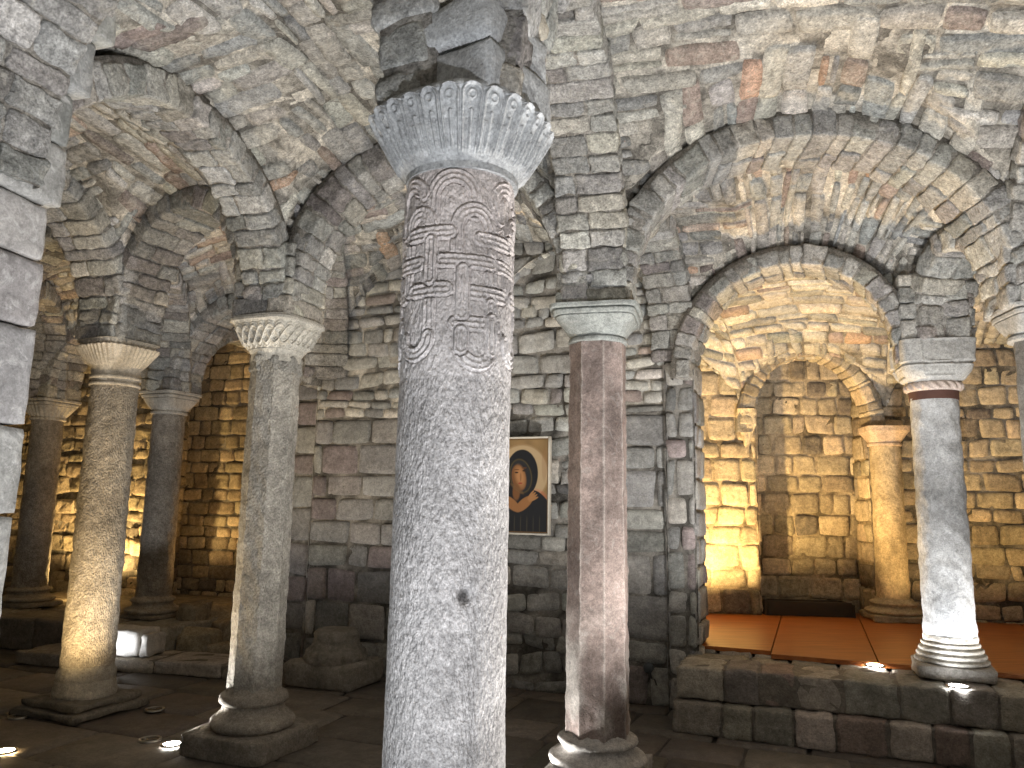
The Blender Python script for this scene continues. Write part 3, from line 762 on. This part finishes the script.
# B octagonal column with plaited capital
def cap_plait(zn, zt, r0_, r1, rz, color, seed):
    def f(root, z0):
        mb = MB(); nc = 700; thk = np.linspace(0, 2*math.pi, nc, endpoint=False); zc = np.linspace(zn-.05, zt, 110)
        TH, ZZ = np.meshgrid(thk, zc); q = np.clip((ZZ-zn)/(zt-zn-.035), 0, 1); k_ = 2+2.6*q
        br = np.where(ZZ < zn, r0_, r0_+(r1-r0_)*q**1.0)
        br = np.where(ZZ > zt-.033, r1+.012, br); br = np.where(ZZ > zt-.012, r1+.004, br)
        r = (np.abs(np.cos(TH))**k_+np.abs(np.sin(TH))**k_)**(-1/k_)
        s_ = TH*8; hh = (ZZ-(zn+.03))/(zt-.045-(zn+.03))
        ok = (hh > 0) & (hh < 1)
        rel = np.zeros_like(ZZ)
        for i, phs in enumerate((0, 2*math.pi/3, 4*math.pi/3)):
            mid = .5+.33*np.sin(s_+phs); d = np.abs(hh-mid)/(np.sqrt(1+(.33*8*.16*np.cos(s_+phs))**2))
            band = np.clip(1-(d/.16)**4, 0, 1)*(.65+.35*np.cos(d/.16*math.pi*2))*(1+.25*np.cos(s_*1.+phs+1))
            rel = np.maximum(rel, band)
        rel = rel*.017*ok
        rad = br*r+rel-.004*ok
        V = np.stack([rad*np.cos(TH+rz), rad*np.sin(TH+rz), ZZ-z0], -1).reshape(-1, 3)
        mb.add(V, gridfaces(110, nc, wrap=True))
        ring = V[-nc:]; mb.add(np.concatenate([ring, ring.mean(0, keepdims=True)]), np.stack([np.arange(nc), (np.arange(nc)+1) % nc, np.full(nc, nc)], 1))
        recolour(mb, colvar(color, seed)); mb.build('capital', M_CAP, parent=root)
        nb = MB(); loft(nb, prof([(zn-.13-z0, r0_-.01, r0_-.01, 'oct'), (zn-.11-z0, r0_+.008, r0_+.008, 'oct'), (zn-.02-z0, r0_+.01, r0_+.01, 'oct'), (zn+.01-z0, r0_-.02, r0_-.02, 'oct')]), n=160, rz=math.radians(14.3), disp=rnd(seed+7, .006))
        recolour(nb, colvar((.33, .32, .29), seed)); nb.build('neck_block', M_COLR, parent=root)
    return f
column('B', 'octagonal grey column with interlaced plait capital, left of the carved column', 0, None, 2.52, 2.75, .17, .163, rz=math.radians(14.3), shape='oct', colr=(.38, .36, .32), mat=M_COLR, seed=60, basez=.36,
       cap=cap_plait(2.52, 2.765, .165, .245, math.radians(-22), (.46, .44, .39), 61), base=base_attic(.38, .158, math.radians(-22), .30, .14, (.33, .3, .26), 66))
# A round column with fan capital
def cap_fan(zn, zt, r0_, r1, rz, color, seed):
    def f(root, z0):
        mb = MB(); nc = 480; thk = np.linspace(0, 2*math.pi, nc, endpoint=False)
        pr = [(zn-.14, r0_-.003), (zn-.135, r0_+.012), (zn-.115, r0_+.012), (zn-.11, r0_-.002), (zn-.09, r0_), (zn-.085, r0_+.014), (zn-.06, r0_+.014), (zn-.055, r0_+.002), (zn+.005, r0_+.004)]
        zc = [p[0] for p in pr]; br = [p[1] for p in pr]
        for i in range(1, 22): t = i/21; zc.append(zn+.01+(zt-.06-zn)*t); br.append(r0_+.008+(r1-r0_)*(t**.9))
        zc += [zt-.045, zt-.04, zt-.012, zt]; br += [r1+.01, r1-.025, r1-.02, r1+.0]
        rows = []
        for z, b in zip(zc, br):
            q = np.clip((z-zn)/(zt-zn), 0, 1); k_ = 2+2.2*q; r = (np.abs(np.cos(thk))**k_+np.abs(np.sin(thk))**k_)**(-1/k_)
            fl = .007*np.cos(thk*44)*q*(1 if z < zt-.05 else 0) - (.012*(np.cos(thk*30) > .4) if zt-.047 < z < zt-.005 else 0)
            rad = b*r+fl; rows.append(np.stack([rad*np.cos(thk+rz), rad*np.sin(thk+rz), np.full(nc, z-z0)], 1))
        V = np.concatenate(rows); mb.add(V, gridfaces(len(zc), nc, wrap=True))
        ring = V[-nc:]; mb.add(np.concatenate([ring, ring.mean(0, keepdims=True)]), np.stack([np.arange(nc), (np.arange(nc)+1) % nc, np.full(nc, nc)], 1))
        recolour(mb, colvar(color, seed)); mb.build('capital', M_CAP, parent=root)
    return f
def base_ring(root, z0):
    mb = MB()
    for i, (w, a, b) in enumerate(((.33, 0, .06), (.285, .06, .115))):
        block(mb, (-w, -w, a), (w, w, b), placed(0, 0, 0, math.radians(-22)), G((.2, .18, .15)), 70+i, round_=.02, rough=.012)
    mb.build('plinth', M_STEP, parent=root)
    mt = MB(); thk = np.linspace(0, 2*math.pi, 200, endpoint=False)
    def dd(th, z): return (.006*np.abs(np.sin(th*13)) if .235 < z < .29 else 0)+rnd(72, .002)(th, z)
    loft(mt, prof([(.11, .215, .215, 2), (.14, .22, .22, 2), (.215, .205, .205, 2), (.225, .195, .195, 2), (.235, .198, .198, 2), (.295, .192, .192, 2), (.31, .183, .183, 2), (.34, .176, .176, 2)]), n=200, disp=dd)
    recolour(mt, colvar((.45, .41, .34), 74)); mt.build('base', M_COLS, parent=root)
column('A', 'rough round column lit gold on its left foot, with fan-carved capital', 0, None, 2.46, 2.75, .183, .17, colr=(.42, .37, .30), mat=M_COLR, seed=75, basez=.33,
       cap=cap_fan(2.55, 2.76, .172, .25, math.radians(-28), (.5, .45, .37), 76), base=base_ring)
# A2, A3 dim columns at the back
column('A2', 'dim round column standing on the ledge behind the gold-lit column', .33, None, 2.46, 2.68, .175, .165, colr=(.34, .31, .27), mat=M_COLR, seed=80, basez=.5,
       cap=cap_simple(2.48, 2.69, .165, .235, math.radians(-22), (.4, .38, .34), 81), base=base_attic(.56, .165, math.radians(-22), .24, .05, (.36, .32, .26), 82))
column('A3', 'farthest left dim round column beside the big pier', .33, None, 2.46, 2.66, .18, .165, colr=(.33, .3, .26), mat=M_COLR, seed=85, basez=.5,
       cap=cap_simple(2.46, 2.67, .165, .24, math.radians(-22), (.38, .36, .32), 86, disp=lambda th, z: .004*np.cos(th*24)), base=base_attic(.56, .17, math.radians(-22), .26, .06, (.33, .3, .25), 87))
# R1 grey column with cable ring
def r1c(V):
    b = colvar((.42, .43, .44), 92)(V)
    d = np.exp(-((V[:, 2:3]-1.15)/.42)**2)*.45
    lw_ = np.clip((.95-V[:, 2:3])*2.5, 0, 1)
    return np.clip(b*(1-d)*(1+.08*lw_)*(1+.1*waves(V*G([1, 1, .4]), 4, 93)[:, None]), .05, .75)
def cap_r1(root, z0):
    mb = MB(); n_ = 400; zc = np.linspace(2.405, 2.475, 22); th_ = np.linspace(0, 2*math.pi, n_, endpoint=False); TH, ZZ = np.meshgrid(th_, zc)
    t = (ZZ-2.44)/.033; r = .168+.022*np.sqrt(np.clip(1-t*t, 0, 1))+.007*np.sin(TH*18+t*2.2)*np.clip(1-t*t, 0, 1)
    mb.add(np.stack([r*np.cos(TH), r*np.sin(TH), ZZ-z0], -1).reshape(-1, 3), gridfaces(22, n_, wrap=True), G((.45, .38, .34)))
    mb.build('cable_ring', M_CAP, parent=root)
    nk = MB(); loft(nk, prof([(2.345-z0, .16, .16, 2), (2.41-z0, .162, .162, 2)]), n=96, col=(.1, .05, .04)); nk.build('neck_band', plain_mat('dark_red_band', (.09, .04, .03), .8), parent=root)
    c_ = MB(); rz = math.radians(-14)
    pts = [(2.465-z0, .165, .165, 2), (2.49-z0, .2, .2, 2.6), (2.53-z0, .225, .225, 3.6), (2.58-z0, .238, .238, 5), (2.582-z0, .228, .228, 5), (2.60-z0, .228, .228, 5), (2.605-z0, .242, .242, 6), (2.76-z0, .25, .25, 7)]
    def dd(th, z):
        # sunk panels between broad corner leaves
        a = (th+math.pi/4) % (math.pi/2)-math.pi/4
        return -.014*(np.abs(a) < .45)*(1 if z+z0 > 2.505 and z+z0 < 2.75 else 0)+.012*np.exp(-((a)/.34)**8)*(1 if 2.577 < z+z0 < 2.603 else 0)+rnd(94, .003)(th, z)
    loft(c_, prof(pts, .006), n=320, rz=rz, disp=dd); recolour(c_, colvar((.37, .37, .36), 95)); c_.build('capital', M_CAP, parent=root)
def base_r1(root, z0):
    mb = MB(); block(mb, (-.235, -.235, 0), (.235, .235, .09), placed(0, 0, 0, math.radians(-22)), G((.33, .31, .28)), 96, round_=.025, rough=.01); mb.build('plinth', M_STEP, parent=root)
    mt = MB(); p = [(.085, .235)]
    for i in range(4):
        z = .09+i*.036; r = .228-.016*i
        for k in range(7): a = math.radians(-90+180*k/6); p.append((z+.016+.014*math.sin(a), r-.014+.016*math.cos(a)))
    p += [(.25, .172), (.27, .168)]
    loft(mt, prof([(a, b, b, 2) for a, b in p], .006), n=120, disp=rnd(97, .002)); recolour(mt, colvar((.4, .38, .34), 98)); mt.build('base', M_COLS, parent=root)
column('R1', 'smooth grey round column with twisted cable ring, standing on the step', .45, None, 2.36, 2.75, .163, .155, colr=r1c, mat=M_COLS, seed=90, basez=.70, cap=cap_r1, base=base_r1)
# R2 dark column at right edge
column('R2', 'dark octagonal column cut by the right edge of the photo', 0, None, 2.6, 2.75, .165, .155, rz=math.radians(-10), shape='oct', colr=(.17, .165, .155), mat=M_COLS, seed=110, basez=.26,
       cap=cap_simple(2.60, 2.77, .16, .215, math.radians(-10), (.26, .26, .25), 111), base=base_attic(.28, .16, math.radians(-22), .24, .09, (.3, .28, .25), 112))
# engaged half column in the chapel
def q1c(V): return colvar((.5, .42, .3), 121)(V)
column((3.90, 8.02), 'plastered engaged column beside the chapel niche', .47, None, 2.28, 2.4, .155, .145, colr=q1c, mat=M_CHAPEL, seed=120, basez=.62, name='engaged_column', core=False,
       cap=cap_simple(2.25, 2.42, .148, .215, math.radians(-8), (.5, .4, .32), 122, mould=False), base=base_attic(.68, .17, math.radians(-8), .27, .07, (.42, .36, .27), 123))

# ------------------------------------------------------------------ L0: big pier in the left foreground
d = np.array(NODES['B'])-np.array(NODES['L0']); ang = math.atan2(d[1], d[0])-math.pi/2
pm = MB(); rs = np.random.RandomState(130)
PX, PY = -2.24, 2.8
z = 0.; k = 0
while z < 4.0:
    ch = rs.uniform(.26, .42) if z < 2.3 else rs.uniform(.22, .3)
    w = .28+.003*rs.normal()+(.025 if z > 2.5 else 0)+max(0, z-3.0)*.2
    cc = pick([((.29, .295, .295), 3), ((.27, .26, .258), 2), ((.33, .33, .325), 2)], 1, rs)[0]
    if k % 2: 
        kx = rs.uniform(-.1, .1); block(pm, (-w, -w, z+.004), (w, kx-.004, z+ch-.004), placed(PX, PY, 0, ang), cc, 131+k, round_=.014, rough=.004); block(pm, (-w, kx+.004, z+.004), (w, w, z+ch-.004), placed(PX, PY, 0, ang), cc*1.06, 171+k, round_=.014, rough=.004)
    else: block(pm, (-w, -w, z+.004), (w, w, z+ch-.004), placed(PX, PY, 0, ang), cc, 131+k, round_=.014, rough=.004)
    z += ch; k += 1
tag(pm.build('stone_pier', M_PIER, origin=(PX, PY, 0)), 'massive block-built pier filling the left edge of the photo', 'pier')
# wall pier head at W1 and chapel corbel at Q0
cb_ = MB()
loft(cb_, prof([(2.2, .01, .01, 3), (2.3, .045, .045, 4), (2.42, .08, .08, 5), (2.6, .1, .1, 5)], .02), cx=0, cy=0, n=64, rz=math.radians(-8), disp=rnd(140, .01))
recolour(cb_, colvar((.48, .42, .32), 141))
o = cb_.build('corbel', M_CHAPEL, origin=(0, 0, 0)); o.location = (2.5, 8.14, 0); tag(o, 'rough stone corbel at the left of the niche arch', 'corbel')

# ------------------------------------------------------------------ steps / ledges
def edge_block_row(mb, p0, p1, depth, z0, z1, seed, pal, lens=(.19, .36)):
    p0 = np.array(p0, float); p1 = np.array(p1, float); L = np.linalg.norm(p1-p0); ang = math.atan2(*(p1-p0)[::-1]); rs = np.random.RandomState(seed); a = 0; i = 0
    while a < L-.02:
        w = min(rs.uniform(*lens), L-a); w = L-a if L-a-w < .12 else w
        j = .012*rs.normal()
        block(mb, (a+.005, j, z0+.003), (a+w-.005, depth, z1-.003+.004*rs.normal()), placed(p0[0], p0[1], 0, ang), pick(pal, 1, rs)[0], seed+i, round_=.022, rough=.009); a += w; i += 1
    # mortar core
    block(mb, (.02, .02, z0), (L-.02, depth-.01, z1-.012), placed(p0[0], p0[1], 0, ang), G((.2, .18, .155)), seed+99, round_=.01, rough=.001)
s0 = np.array([1.15, 5.66]); s1 = np.array([4.6, 4.32]); sd = (s1-s0)/np.linalg.norm(s1-s0); sn = np.array([-sd[1], sd[0]])
st1 = MB(); edge_block_row(st1, s0, s1, .9, 0, .225, 150, PAL_STEP)
tag(st1.build('stone_step', M_STEP, origin=(*s0, 0)), 'lower course of the broad stone step below the chapel', 'step', 'stone steps')
st2 = MB(); edge_block_row(st2, s0+sn*.07+sd*.02, s1+sn*.07, .42, .225, .45, 160, PAL_STEP)
def ttop(a, b): return np.concatenate([(s0+sn*.45+sd*.02)+sd*a[:, None]+sn*b[:, None], np.full((len(a), 1), .43)], 1)
masonry(st2, ttop, 3.5, .5, PAL_STEP, 165, course=(.2, .3), length=(.25, .5), h=.012, mortar=MORT_D)
tag(st2.build('stone_step', M_STEP, origin=(*s0, 0)), 'upper course of the broad stone step, carrying the grey column', 'step', 'stone steps')
# wooden floor panels of the chapel
wood = bpy.data.materials.new('orange_wood'); wood.use_nodes = True
nt = wood.node_tree; bs = nt.nodes['Principled BSDF']; tc = nt.nodes.new('ShaderNodeTexCoord'); mp = nt.nodes.new('ShaderNodeMapping'); mp.inputs['Scale'].default_value = (1.5, 14, 14)
nt.links.new(tc.outputs['Object'], mp.inputs['Vector']); nn = nt.nodes.new('ShaderNodeTexNoise'); nn.inputs['Scale'].default_value = 2.2; nn.inputs['Detail'].default_value = 6; nt.links.new(mp.outputs[0], nn.inputs['Vector'])
cr = nt.nodes.new('ShaderNodeValToRGB'); cr.color_ramp.elements[0].position = .3; cr.color_ramp.elements[0].color = (.24, .065, .012, 1); cr.color_ramp.elements[1].position = .7; cr.color_ramp.elements[1].color = (.42, .14, .03, 1)
nt.links.new(nn.outputs['Fac'], cr.inputs[0]); nt.links.new(cr.outputs[0], bs.inputs['Base Color']); bs.inputs['Roughness'].default_value = .38
f0 = s0+sn*.66+sd*.35
seams = [-.6, .29, 1.03, 1.76, 2.5, 3.3, 4.2]
nm = ['wide leftmost one, before the lit wall', 'second from the left, before the niche', 'before the engaged column', 'behind the grey column', 'second from the right end', 'at the right end of the chapel']
for i in range(6):
    mb = MB(); b0 = .14 if i == 0 else 0
    block(mb, (seams[i]+.004, b0, .44), (seams[i+1]-.004, 2.9, .475), placed(0, 0, 0, math.atan2(sd[1], sd[0])), G((.4, .15, .03)), 170+i, round_=.003, rough=0)
    o = mb.build('floor_panel', wood, smooth=False); o.location = (*f0, 0)
    tag(o, f"orange wooden floor panel of the chapel, {nm[i]}", 'floor panel', 'orange wooden floor panels')

# left ledge that carries the two dim columns
ld = MB()
edge_block_row(ld, (-6.6, 8.75), (-4.35, 7.93), .55, 0, .33, 180, PAL_STEP, (.4, .8))
edge_block_row(ld, (-4.33, 8.0), (-3.3, 7.62), 1.0, 0, .33, 185, PAL_STEP, (.4, .7))
edge_block_row(ld, (-6.4, 9.25), (-3.2, 8.3), 2.3, 0, .31, 187, [((.3, .27, .22), 1)], (.5, .9))
tag(ld.build('stone_ledge', M_STEP, origin=(-4.4, 8, 0)), 'low stone ledge under the two dim back columns', 'ledge')
wb = MB(); block(wb, (-.24, -.15, 0), (.24, .15, .235), placed(0, 0, 0, math.radians(-12)), G((.62, .6, .57)), 190, round_=.03, rough=.012)
block(wb, (.245, -.14, 0), (.33, .14, .2), placed(0, 0, 0, math.radians(-12)), G((.5, .48, .45)), 191, round_=.03, rough=.012)
o = wb.build('stone_block', stone_mat('pale_stone', mortar=(.7, .69, .66), wash=.3, speck=.3, bump=.5)); o.location = (-3.55, 7.45, .13); tag(o, 'pale whitish stone block left of the rubble, under the dim column', 'stone block')
# rough low bench running in front of ledge
rb = MB()
edge_block_row(rb, (-4.6, 7.5), (-2.3, 7.0), .5, 0, .13, 195, PAL_STEP, (.5, 1.0))
tag(rb.build('stone_kerb', M_STEP, origin=(-3.5, 7.3, 0)), 'low weathered stone kerb on the floor before the ledge', 'kerb')
rs = np.random.RandomState(200)
RUB = [(-3.05, 7.9, .2, .17), (-2.85, 8.3, .24, .2), (-2.75, 7.75, .16, .12), (-2.5, 8.05, .2, .15), (-3.05, 8.6, .25, .26), (-2.55, 8.6, .22, .22), (-3.25, 8.2, .16, .3)]
RL = ['nearest the pale block', 'in the middle of the heap', 'at the front right', 'at the right end', 'at the back left, tallest', 'at the back right', 'leaning by the column foot']
for i, (x, y, r, h) in enumerate(RUB):
    mb = MB(); hf = G([r, r*.8, h]); P = CT/np.linalg.norm(CT, axis=1, keepdims=True)*.6+CT*.4
    P = P*hf*(1+.16*waves(CT, .5, 201+i)+.06*waves(CT, 1.6, 220+i))[:, None]; P[:, 2] = P[:, 2]+h*.8
    mb.add(P, CF, pick([((.34, .28, .2), 1)], 1, rs)[0]); o = mb.build('rubble_stone', M_CHAPEL); o.location = (x, y, -.02); o.rotation_euler = (0, 0, rs.rand()*6)
    tag(o, f'rough rubble stone in the warm corner, {RL[i]}', 'rubble stone', 'rubble stones in the left corner')
# base of a lost column by the wall
sb = empty('column_stump', (-1.5, 7.0, 0), 'dark round base of a lost column on a square slab by the wall', 'column base')
mb = MB(); block(mb, (-.34, -.28, 0), (.34, .28, .2), placed(0, 0, 0, math.radians(-22)), G((.27, .25, .22)), 240, round_=.035, rough=.012); mb.build('slab', M_STEP, parent=sb)
mb = MB(); loft(mb, prof([(.19, .27, .27, 2), (.23, .275, .275, 2), (.28, .26, .26, 2), (.3, .23, .23, 2), (.35, .2, .2, 2), (.42, .2, .2, 2), (.45, .17, .17, 2)]), n=90, disp=rnd(241, .008)); recolour(mb, colvar((.27, .25, .22), 242)); mb.build('base', M_STEP, parent=sb)

# dark box-like trough at the foot of the niche
tb = empty('trough', (3.12, 8.35, .47), 'low dark trough at the foot of the chapel niche', 'trough', rz=math.radians(-6))
dk = plain_mat('dark_metal', (.03, .022, .016), .8)
mb = MB()
for lo, hi in (((-.42, -.2, 0), (.42, -.17, .15)), ((-.42, .17, 0), (.42, .2, .13)), ((-.45, -.2, 0), (-.42, .2, .16)), ((.42, -.2, 0), (.45, .2, .13)), ((-.42, -.18, 0), (.42, .18, .02))):
    block(mb, lo, hi, placed(0, 0, 0, 0), G((.03, .02, .02)), 250, round_=.004, rough=.002)
mb.build('box', dk, parent=tb)

# ------------------------------------------------------------------ icon painting
ic_c = np.array([.095, 6.774]) - vv*.085
iang = math.atan2(u[1], u[0])
icon = empty('icon_painting', (ic_c[0], ic_c[1], 1.315), 'painted icon of a veiled woman with crossed hands, hanging on the wall', 'painting', rz=iang)
IW, IH = .58, .81
nx, nz_ = 210, 290
XX, ZZ = np.meshgrid(np.linspace(-1, 1, nx), np.linspace(-1, 1, nz_))
X = XX*IW/IH; Z = ZZ         # units of half height
Cc = np.zeros(X.shape+(3,)); Cc[:] = (.24, .155, .07)
nse = waves(np.stack([X.ravel(), Z.ravel(), 0*X.ravel()], 1), 3, 260).reshape(X.shape)
Cc *= (1+.15*nse)[..., None]
def put(mask, c, soft=None):
    global Cc
    m = mask[..., None] if mask.dtype != bool else mask[..., None].astype(float); Cc = Cc*(1-m)+np.array(c)*m
def ell(cx, cz, rx, rz, k=.04, rot=0):
    a = math.radians(rot); x = (X-cx)*math.cos(a)+(Z-cz)*math.sin(a); z = -(X-cx)*math.sin(a)+(Z-cz)*math.cos(a)
    return np.clip((1-np.hypot(x/rx, z/rz))/k+.5, 0, 1)
X0_, Z0_ = X, Z; X = (X-.03)/1.18; Z = (Z+.22)/1.22
hx, hz = .07, .38
put(ell(hx, hz, .52, .52), (.30, .2, .1)); put(ell(hx, hz, .49, .49), (.42, .31, .18)); 
put(ell(.35, -.05, .2, .16, .3)*.5, (.45, .12, .07)); put(ell(.5, .55, .05, .3, .3)*.3, (.2, .09, .04))
# robe and veil
body = np.clip(((.62*np.sqrt(np.clip((.10-Z)/.8, 0, 1))+.18)-np.abs(X-.1))/.02, 0, 1)*(Z < .12)
put(body, (.012, .014, .018)); put(ell(hx, hz, .31, .42), (.012, .014, .018)); put(ell(hx-.02, .02, .26, .3), (.012, .014, .018))
put(ell(hx-.02, .34, .21, .30, .1, 14), (.10, .075, .03)); put(ell(hx-.02, .34, .195, .285, .1, 14), (.02, .022, .026)); put(ell(hx-.055, .31, .135, .225, .15, 14), (.17, .075, .03)); put(ell(hx-.03, .33, .085, .17, .9, 14)*.85, (.42, .21, .09))
put(ell(hx-.1, .06, .07, .14, .4), (.17, .075, .03))
for ex in (-.10, .045): put(ell(hx+ex, .40+.03*(ex > 0), .036, .014, .3), (.03, .015, .01)); put(ell(hx+ex, .45+.03*(ex > 0), .05, .01, .4), (.12, .05, .02))
put(ell(hx-.02, .32, .016, .08, .5)*.6, (.16, .07, .03)); put(ell(hx-.025, .215, .04, .014, .3), (.28, .05, .03))
put(ell(-.02, .12, .16, .035, .3, -35)*.5, (.16, .09, .04))
for (cx, cz, rot) in ((.12, -.14, 38), (-.12, -.14, -38)):
    put(ell(cx*1.0, cz, .2, .085, .15, rot), (.28, .13, .05))
    for k_ in range(4): 
        a = math.radians(rot+(k_-1.5)*9); put(ell(cx+.2*math.cos(a)*(1 if cx > 0 else -1), cz+.2*math.sin(a)*(1 if cx > 0 else -1), .1, .02, .2, rot+(k_-1.5)*9), (.34, .17, .07))
for k_ in range(7): put(ell(-.3+.12*k_, -.5, .008, .16, .5)*.4, (.12, .10, .06))
X, Z = X0_, Z0_
put(((np.abs(X) > IW/IH*.955) | (np.abs(Z) > .965)), (.14, .08, .035))
mb = MB(); V = np.stack([X*IH/2, np.full(X.shape, -.022), Z*IH/2+IH/2], -1).reshape(-1, 3); mb.add(V, gridfaces(nz_, nx), Cc.reshape(-1, 3))
pmx = bpy.data.materials.new('icon_paint'); pmx.use_nodes = True; nt = pmx.node_tree; at = nt.nodes.new('ShaderNodeAttribute'); at.attribute_name = 'stone_colour'
nt.links.new(at.outputs['Color'], nt.nodes['Principled BSDF'].inputs['Base Color']); nt.nodes['Principled BSDF'].inputs['Roughness'].default_value = .35
mb.build('painted_panel', pmx, parent=icon)
mb = MB(); W2, e = IW/2, .012
for lo, hi in (((-W2-e, -.03, -e), (-W2+.004, .02, IH+e)), ((W2-.004, -.03, -e), (W2+e, .02, IH+e)), ((-W2+.004, -.03, -e), (W2-.004, .02, .004)), ((-W2+.004, -.03, IH-.004), (W2-.004, .02, IH+e)), ((-W2, -.02, 0), (W2, .02, IH))):
    block(mb, lo, hi, placed(0, 0, 0, 0), G((.6, .57, .5)), 270, round_=.003, rough=0)
mb.build('frame', plain_mat('pale_frame', (.6, .57, .5), .5), parent=icon)

# small grey electric box on the wall by the steps
eb = MB(); xs = np.linspace(0, 2*math.pi, 25)[:-1]
V = np.concatenate([np.stack([r*np.cos(xs), np.full(24, yy), r*np.sin(xs)], 1) for yy, r in ((0, .04), (-.03, .04), (-.037, .034), (-.037, .001))])
eb.add(V, gridfaces(4, 24, wrap=True)); ob = eb.build('junction_box', plain_mat('grey_plastic', (.07, .08, .09), .5)); pj = WL+u*3.3-vv*.0; ob.location = (pj[0], pj[1]-.01, .30); ob.rotation_euler = (0, 0, iang)
tag(ob, 'small round grey junction box low on the wall left of the step', 'junction box')
cbm = MB(); n_ = 20; pth = [G([0.01+.05*t, -.012, -.03-.1*t-.02*math.sin(t*6)]) for t in np.linspace(0, 1, n_)]
V = np.concatenate([p+np.stack([.006*np.cos(xs), 0*xs-.006*np.sin(xs), 0*xs], 1) for p in pth]); cbm.add(V, gridfaces(n_, 24, wrap=True))
cbm.build('cable', plain_mat('grey_cable', (.06, .06, .06), .6), parent=ob)

# ------------------------------------------------------------------ floor lights
steel = plain_mat('brushed_steel', (.4, .38, .35), .35, 1.0)
glass_off = plain_mat('unlit_lens', (.05, .045, .04), .2)
def lens_mat(c, st): return plain_mat('lit_lens', (.8, .8, .8), .3, 0, c, st)
def disc(mb, r0_, r1, z0, z1, n=40):
    t = np.linspace(0, 2*math.pi, n, endpoint=False)
    rings = [(r1, z0), (r1, z1), (r0_, z1), (r0_, z0)] if r0_ > 0 else [(r1, z0), (r1, z1), (.0005, z1)]
    V = np.concatenate([np.stack([r*np.cos(t), r*np.sin(t), np.full(n, z)], 1) for r, z in rings]); mb.add(V, gridfaces(len(rings), n, wrap=True), G((.5, .5, .5)))
def floor_light(x, y, z, watts, colr, label, cone=150, lit=True, R=.07, ls=60):
    e = empty('floor_light', (x, y, z), label, 'floor light', 'recessed floor lights')
    mb = MB(); disc(mb, R*.78, R, 0, .010); mb.build('rim', steel, parent=e)
    mb = MB(); disc(mb, 0, R*.78, 0, .007); mb.build('lens', lens_mat(colr, ls) if lit else glass_off, parent=e)
    if lit:
        ld_ = bpy.data.lights.new('uplight', 'SPOT'); ld_.energy = watts*LK; ld_.color = colr; ld_.spot_size = math.radians(cone); ld_.spot_blend = .35; ld_.shadow_soft_size = .03
        lo = bpy.data.objects.new('uplight', ld_); COL.objects.link(lo); lo.parent = e; lo.location = (0, 0, .03); lo.rotation_euler = (math.pi, 0, 0)
    return e
LK = 2.5
for (x, y, z, w_, c_, cone, lab) in FLOOR_LIGHTS: floor_light(x, y, z+.008, w_, c_, lab, cone)
for (x, y, z, w_, c_, lab) in WARM_LIGHTS: floor_light(x, y, z, w_, c_, lab, 165)
floor_light(-3.45, 5.75, .008, 0, WHITE, 'unlit round floor light left of the gold-lit column', lit=False)
floor_light(-2.3, 5.28, .008, 0, WHITE, 'unlit round floor light between the two left columns', lit=False)
floor_light(-2.6, 6.0, .008, 0, WHITE, 'unlit floor light behind the plinth of the gold-lit column', lit=False)
